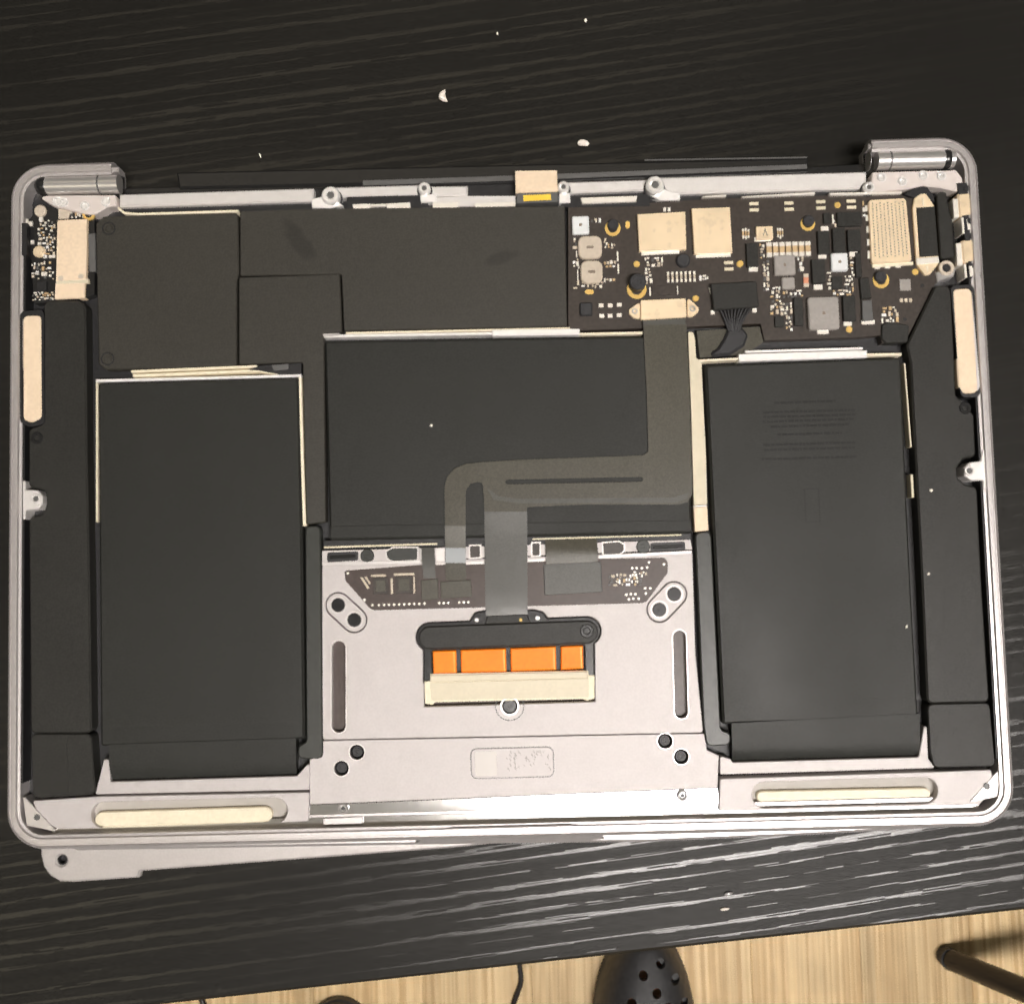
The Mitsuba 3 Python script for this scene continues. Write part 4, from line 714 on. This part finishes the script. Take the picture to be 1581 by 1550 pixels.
crumb((-16.09,130.1), 0, 1.7, 1, 'largest pale hooked crumb on the black table behind the laptop', (.75, 1.25), 8, .45)
crumb((29.81,113.11), 0, 1.5, 2, 'white oblong crumb on the table just behind the tan hinge tape', (1.35, .75), -6)
crumb((-76.53,112.41), 0, .5, 3, 'tiny sliver crumb on the table behind the left part of the hinge cover', (.5, 1.6), 20)
crumb((31.98,154.93), 0, .6, 4, 'tiny pale crumb at the top of the picture right of the middle', (.8, 1.2))
crumb((2.66,151.42), 0, .45, 5, 'tiny pale crumb at the top of the picture near the middle', (.7, 1.3))
crumb((67.66,-128.26), 0, .9, 6, 'clear shiny speck on the table in front of the laptop', (1.5, .6), 10, 0, 'steel')
crumb((66.26,-132.98), 0, .8, 7, 'pale flat speck nearest the front edge of the table', (1.7, .6), 5)
crumb((-20.84,19.49), ZBC, .42, 8, 'white dust speck on the wide middle battery')
crumb((131.56,-4.79), ZSP, .5, 9, 'white dust speck on the right speaker beside the silver tab')
crumb((129.41,-30.23), ZSP, .42, 10, 'white dust speck on the left edge of the right speaker')
crumb((121.99,-45.91), ZBAT, .42, 11, 'white dust speck near the right edge of the right battery', (.6, 1.5), -20)

# ------------------------------------------------------------------ on the floor: clogs, cords, chair
import manifold3d as m3
def clog(tip, ang, label, holes):
    k = thing('clog', label, 'shoe', 'pair of black clogs on the floor')
    w, ln, hgt = 54., 280., 92.
    ts = np.linspace(0, 1, 46) ** 1.7
    def half(t): return w * (np.clip(1 - ((t - .36) / .36) ** 2, 0, 1) ** .5 if t < .36 else (1 - .30 * ((t - .36) / .64) ** 1.3) * (1 if t < .86 else max(1e-3, 1 - ((t - .86) / .14) ** 2) ** .5))
    def solid(s, dz):
        pts = []
        for t in ts:
            hw = max(half(t) + s, .4); top = (34 + 44 * min(1, (t / .42)) ** .8 + s * .8) if t < .55 else 78 + s * .8 - 20 * (t - .55)
            top = top * min(1, (t / .05) ** .4 + .15)
            for a3 in np.linspace(0, math.pi, 17): pts.append((math.copysign(abs(math.cos(a3)) ** .75, math.cos(a3)) * hw, -t * ln, 4 + top * math.sin(a3) ** .8))
            pts += [(hw * .86, -t * ln, 0), (-hw * .86, -t * ln, 0)]
        n = 19; v = np.array(pts); f = []
        for i in range(len(ts) - 1):
            for j in range(n):
                a4, b4, c4, d4 = i * n + j, i * n + (j + 1) % n, (i + 1) * n + (j + 1) % n, (i + 1) * n + j
                f += [[a4, b4, c4], [a4, c4, d4]]
        for e, s2 in ((0, 1), (len(ts) - 1, -1)):
            c5 = len(v); v = np.vstack([v, v[e * n:(e + 1) * n].mean(0)])
            for j in range(n): f.append([c5, e * n + (j + 1) % n, e * n + j][::s2])
        me = trimesh.Trimesh(v, f, process=True)
        if me.volume < 0: me.invert()
        return me
    out, inn = solid(0, 0), solid(-5.5, 0)
    M = lambda q: m3.Manifold(m3.Mesh(np.asarray(q.vertices, np.float32), np.asarray(q.faces, np.uint32)))
    inn.vertices[:, 2] = np.maximum(inn.vertices[:, 2] - 1, 14); inn.vertices[:, 1] -= 5
    body = M(out)
    cut = m3.Manifold.cylinder(120, 26, 30, 24, True).translate((0, -178, 70)) + m3.Manifold.cylinder(120, 30, 30, 24, True).translate((0, -228, 70))
    for hx, hy, r in holes: cut = cut + m3.Manifold.cylinder(70, r, r, 16).translate((hx, hy, 40))
    body = body - M(inn) - cut
    mm = body.to_mesh(); me = trimesh.Trimesh(mm.vert_properties[:, :3], mm.tri_verts, process=False)
    foot = solid(-9, 0); foot.vertices[:, 2] = np.clip(foot.vertices[:, 2] - 9, 15, None); foot.vertices[:, 1] = foot.vertices[:, 1] * .93 - 12
    tf = trimesh.transformations.rotation_matrix(math.radians(ang), (0, 0, 1)); tf[:3, 3] = (*tip, FL)
    for me_, nm, mt in ((me, 'upper', 'clog_foam'), (foot, 'foot', 'skin')):
        me_.apply_transform(tf); put(k, nm, me_, mt, smooth=40)
    sole = ext(Polygon([(half(t) * .97, -t * ln) for t in ts] + [(-half(t) * .97, -t * ln) for t in ts[::-1]]).buffer(1.5), -0.0, 13, 3)
    sole.apply_transform(tf); put(k, 'sole', sole, 'clog_foam', smooth=40)
    return k
HO = [(12.5, -22, 4.8), (-6, -32, 4.8), (27.5, -37.5, 4.8), (7, -47, 4.8), (-18.5, -56.5, 4.8), (18.5, -60, 4.8), (36, -59.5, 4.6), (-4, -76, 4.8), (30, -82, 4.8), (-32, -78, 4.6)]
clog((127, -418), -2, 'black perforated clog on the floor, toe just under the middle of the table edge', HO)
clog((-203, -487), 3, 'black clog mostly out of sight at the bottom edge, left of the other one', HO)
def cord(pts, r, label):
    pts = np.array(pts, float); t = np.linspace(0, len(pts) - 1, 40)
    from scipy.interpolate import CubicSpline
    cs = CubicSpline(np.arange(len(pts)), pts); k = put('', 'cord', tube(cs(t), r, 10), 'leg_black', smooth=True); labels[k] = {'label': label, 'category': 'cord'}
cord([(*(-7.52,-424.78), FL + 3), (*(-7.37,-445.23), FL + 3), (*(-6.43,-462.24), FL + 3), (*(-6.1,-475.82), FL + 3), (*(-12.1,-491.26), FL + 3), (*(-16.86,-512.78), FL + 3)], 2.8, 'thin dark cord on the floor left of the perforated clog')
cord([(*(-353.66,-457.66), FL + 3), (*(-350.3,-481.53), FL + 3), (*(-346.88,-493.13), FL + 3), (*(-341.41,-512.21), FL + 3)], 3.2, 'short bit of dark cord at the far left of the visible floor')
CH = thing('chair', 'dark chair leg at the lower right, on the floor beside the table', 'chair')
f0 = np.array((*(450.63,-458.32), FL + 11)); d0 = np.array((*(493.81,-456.51), -640.)) - f0
d0 = d0 / d0[2]; top_ = f0 + d0 * 440
put(CH, 'leg', tube([f0, f0 + d0 * 3, f0 + d0 * 200, top_], [9, 11, 12.5, 14], 18), 'leg_black')
put(CH, 'leg_foot', tube([f0 - [0, 0, 11], f0 + d0 * 2], [10, 11.5], 18), 'rubber')
sc_ = top_ + np.array([150, -120, 0])
for sx, sy in ((1, 1), (1, -1), (-1, -1)):
    b0 = sc_ + np.array([sx * 150, sy * 120, 0.]); e0 = b0 + np.array([sx * abs(d0[0]) * 440, sy * 60, -440.])
    put(CH, 'leg', tube([e0, b0], [9, 14], 14), 'leg_black')
put(CH, 'seat', ext(rr((sc_[0] - 190, sc_[1] - 170, sc_[0] + 190, sc_[1] + 170), 60, 8), sc_[2] - 4, sc_[2] + 26, 8, True), 'leg_black')
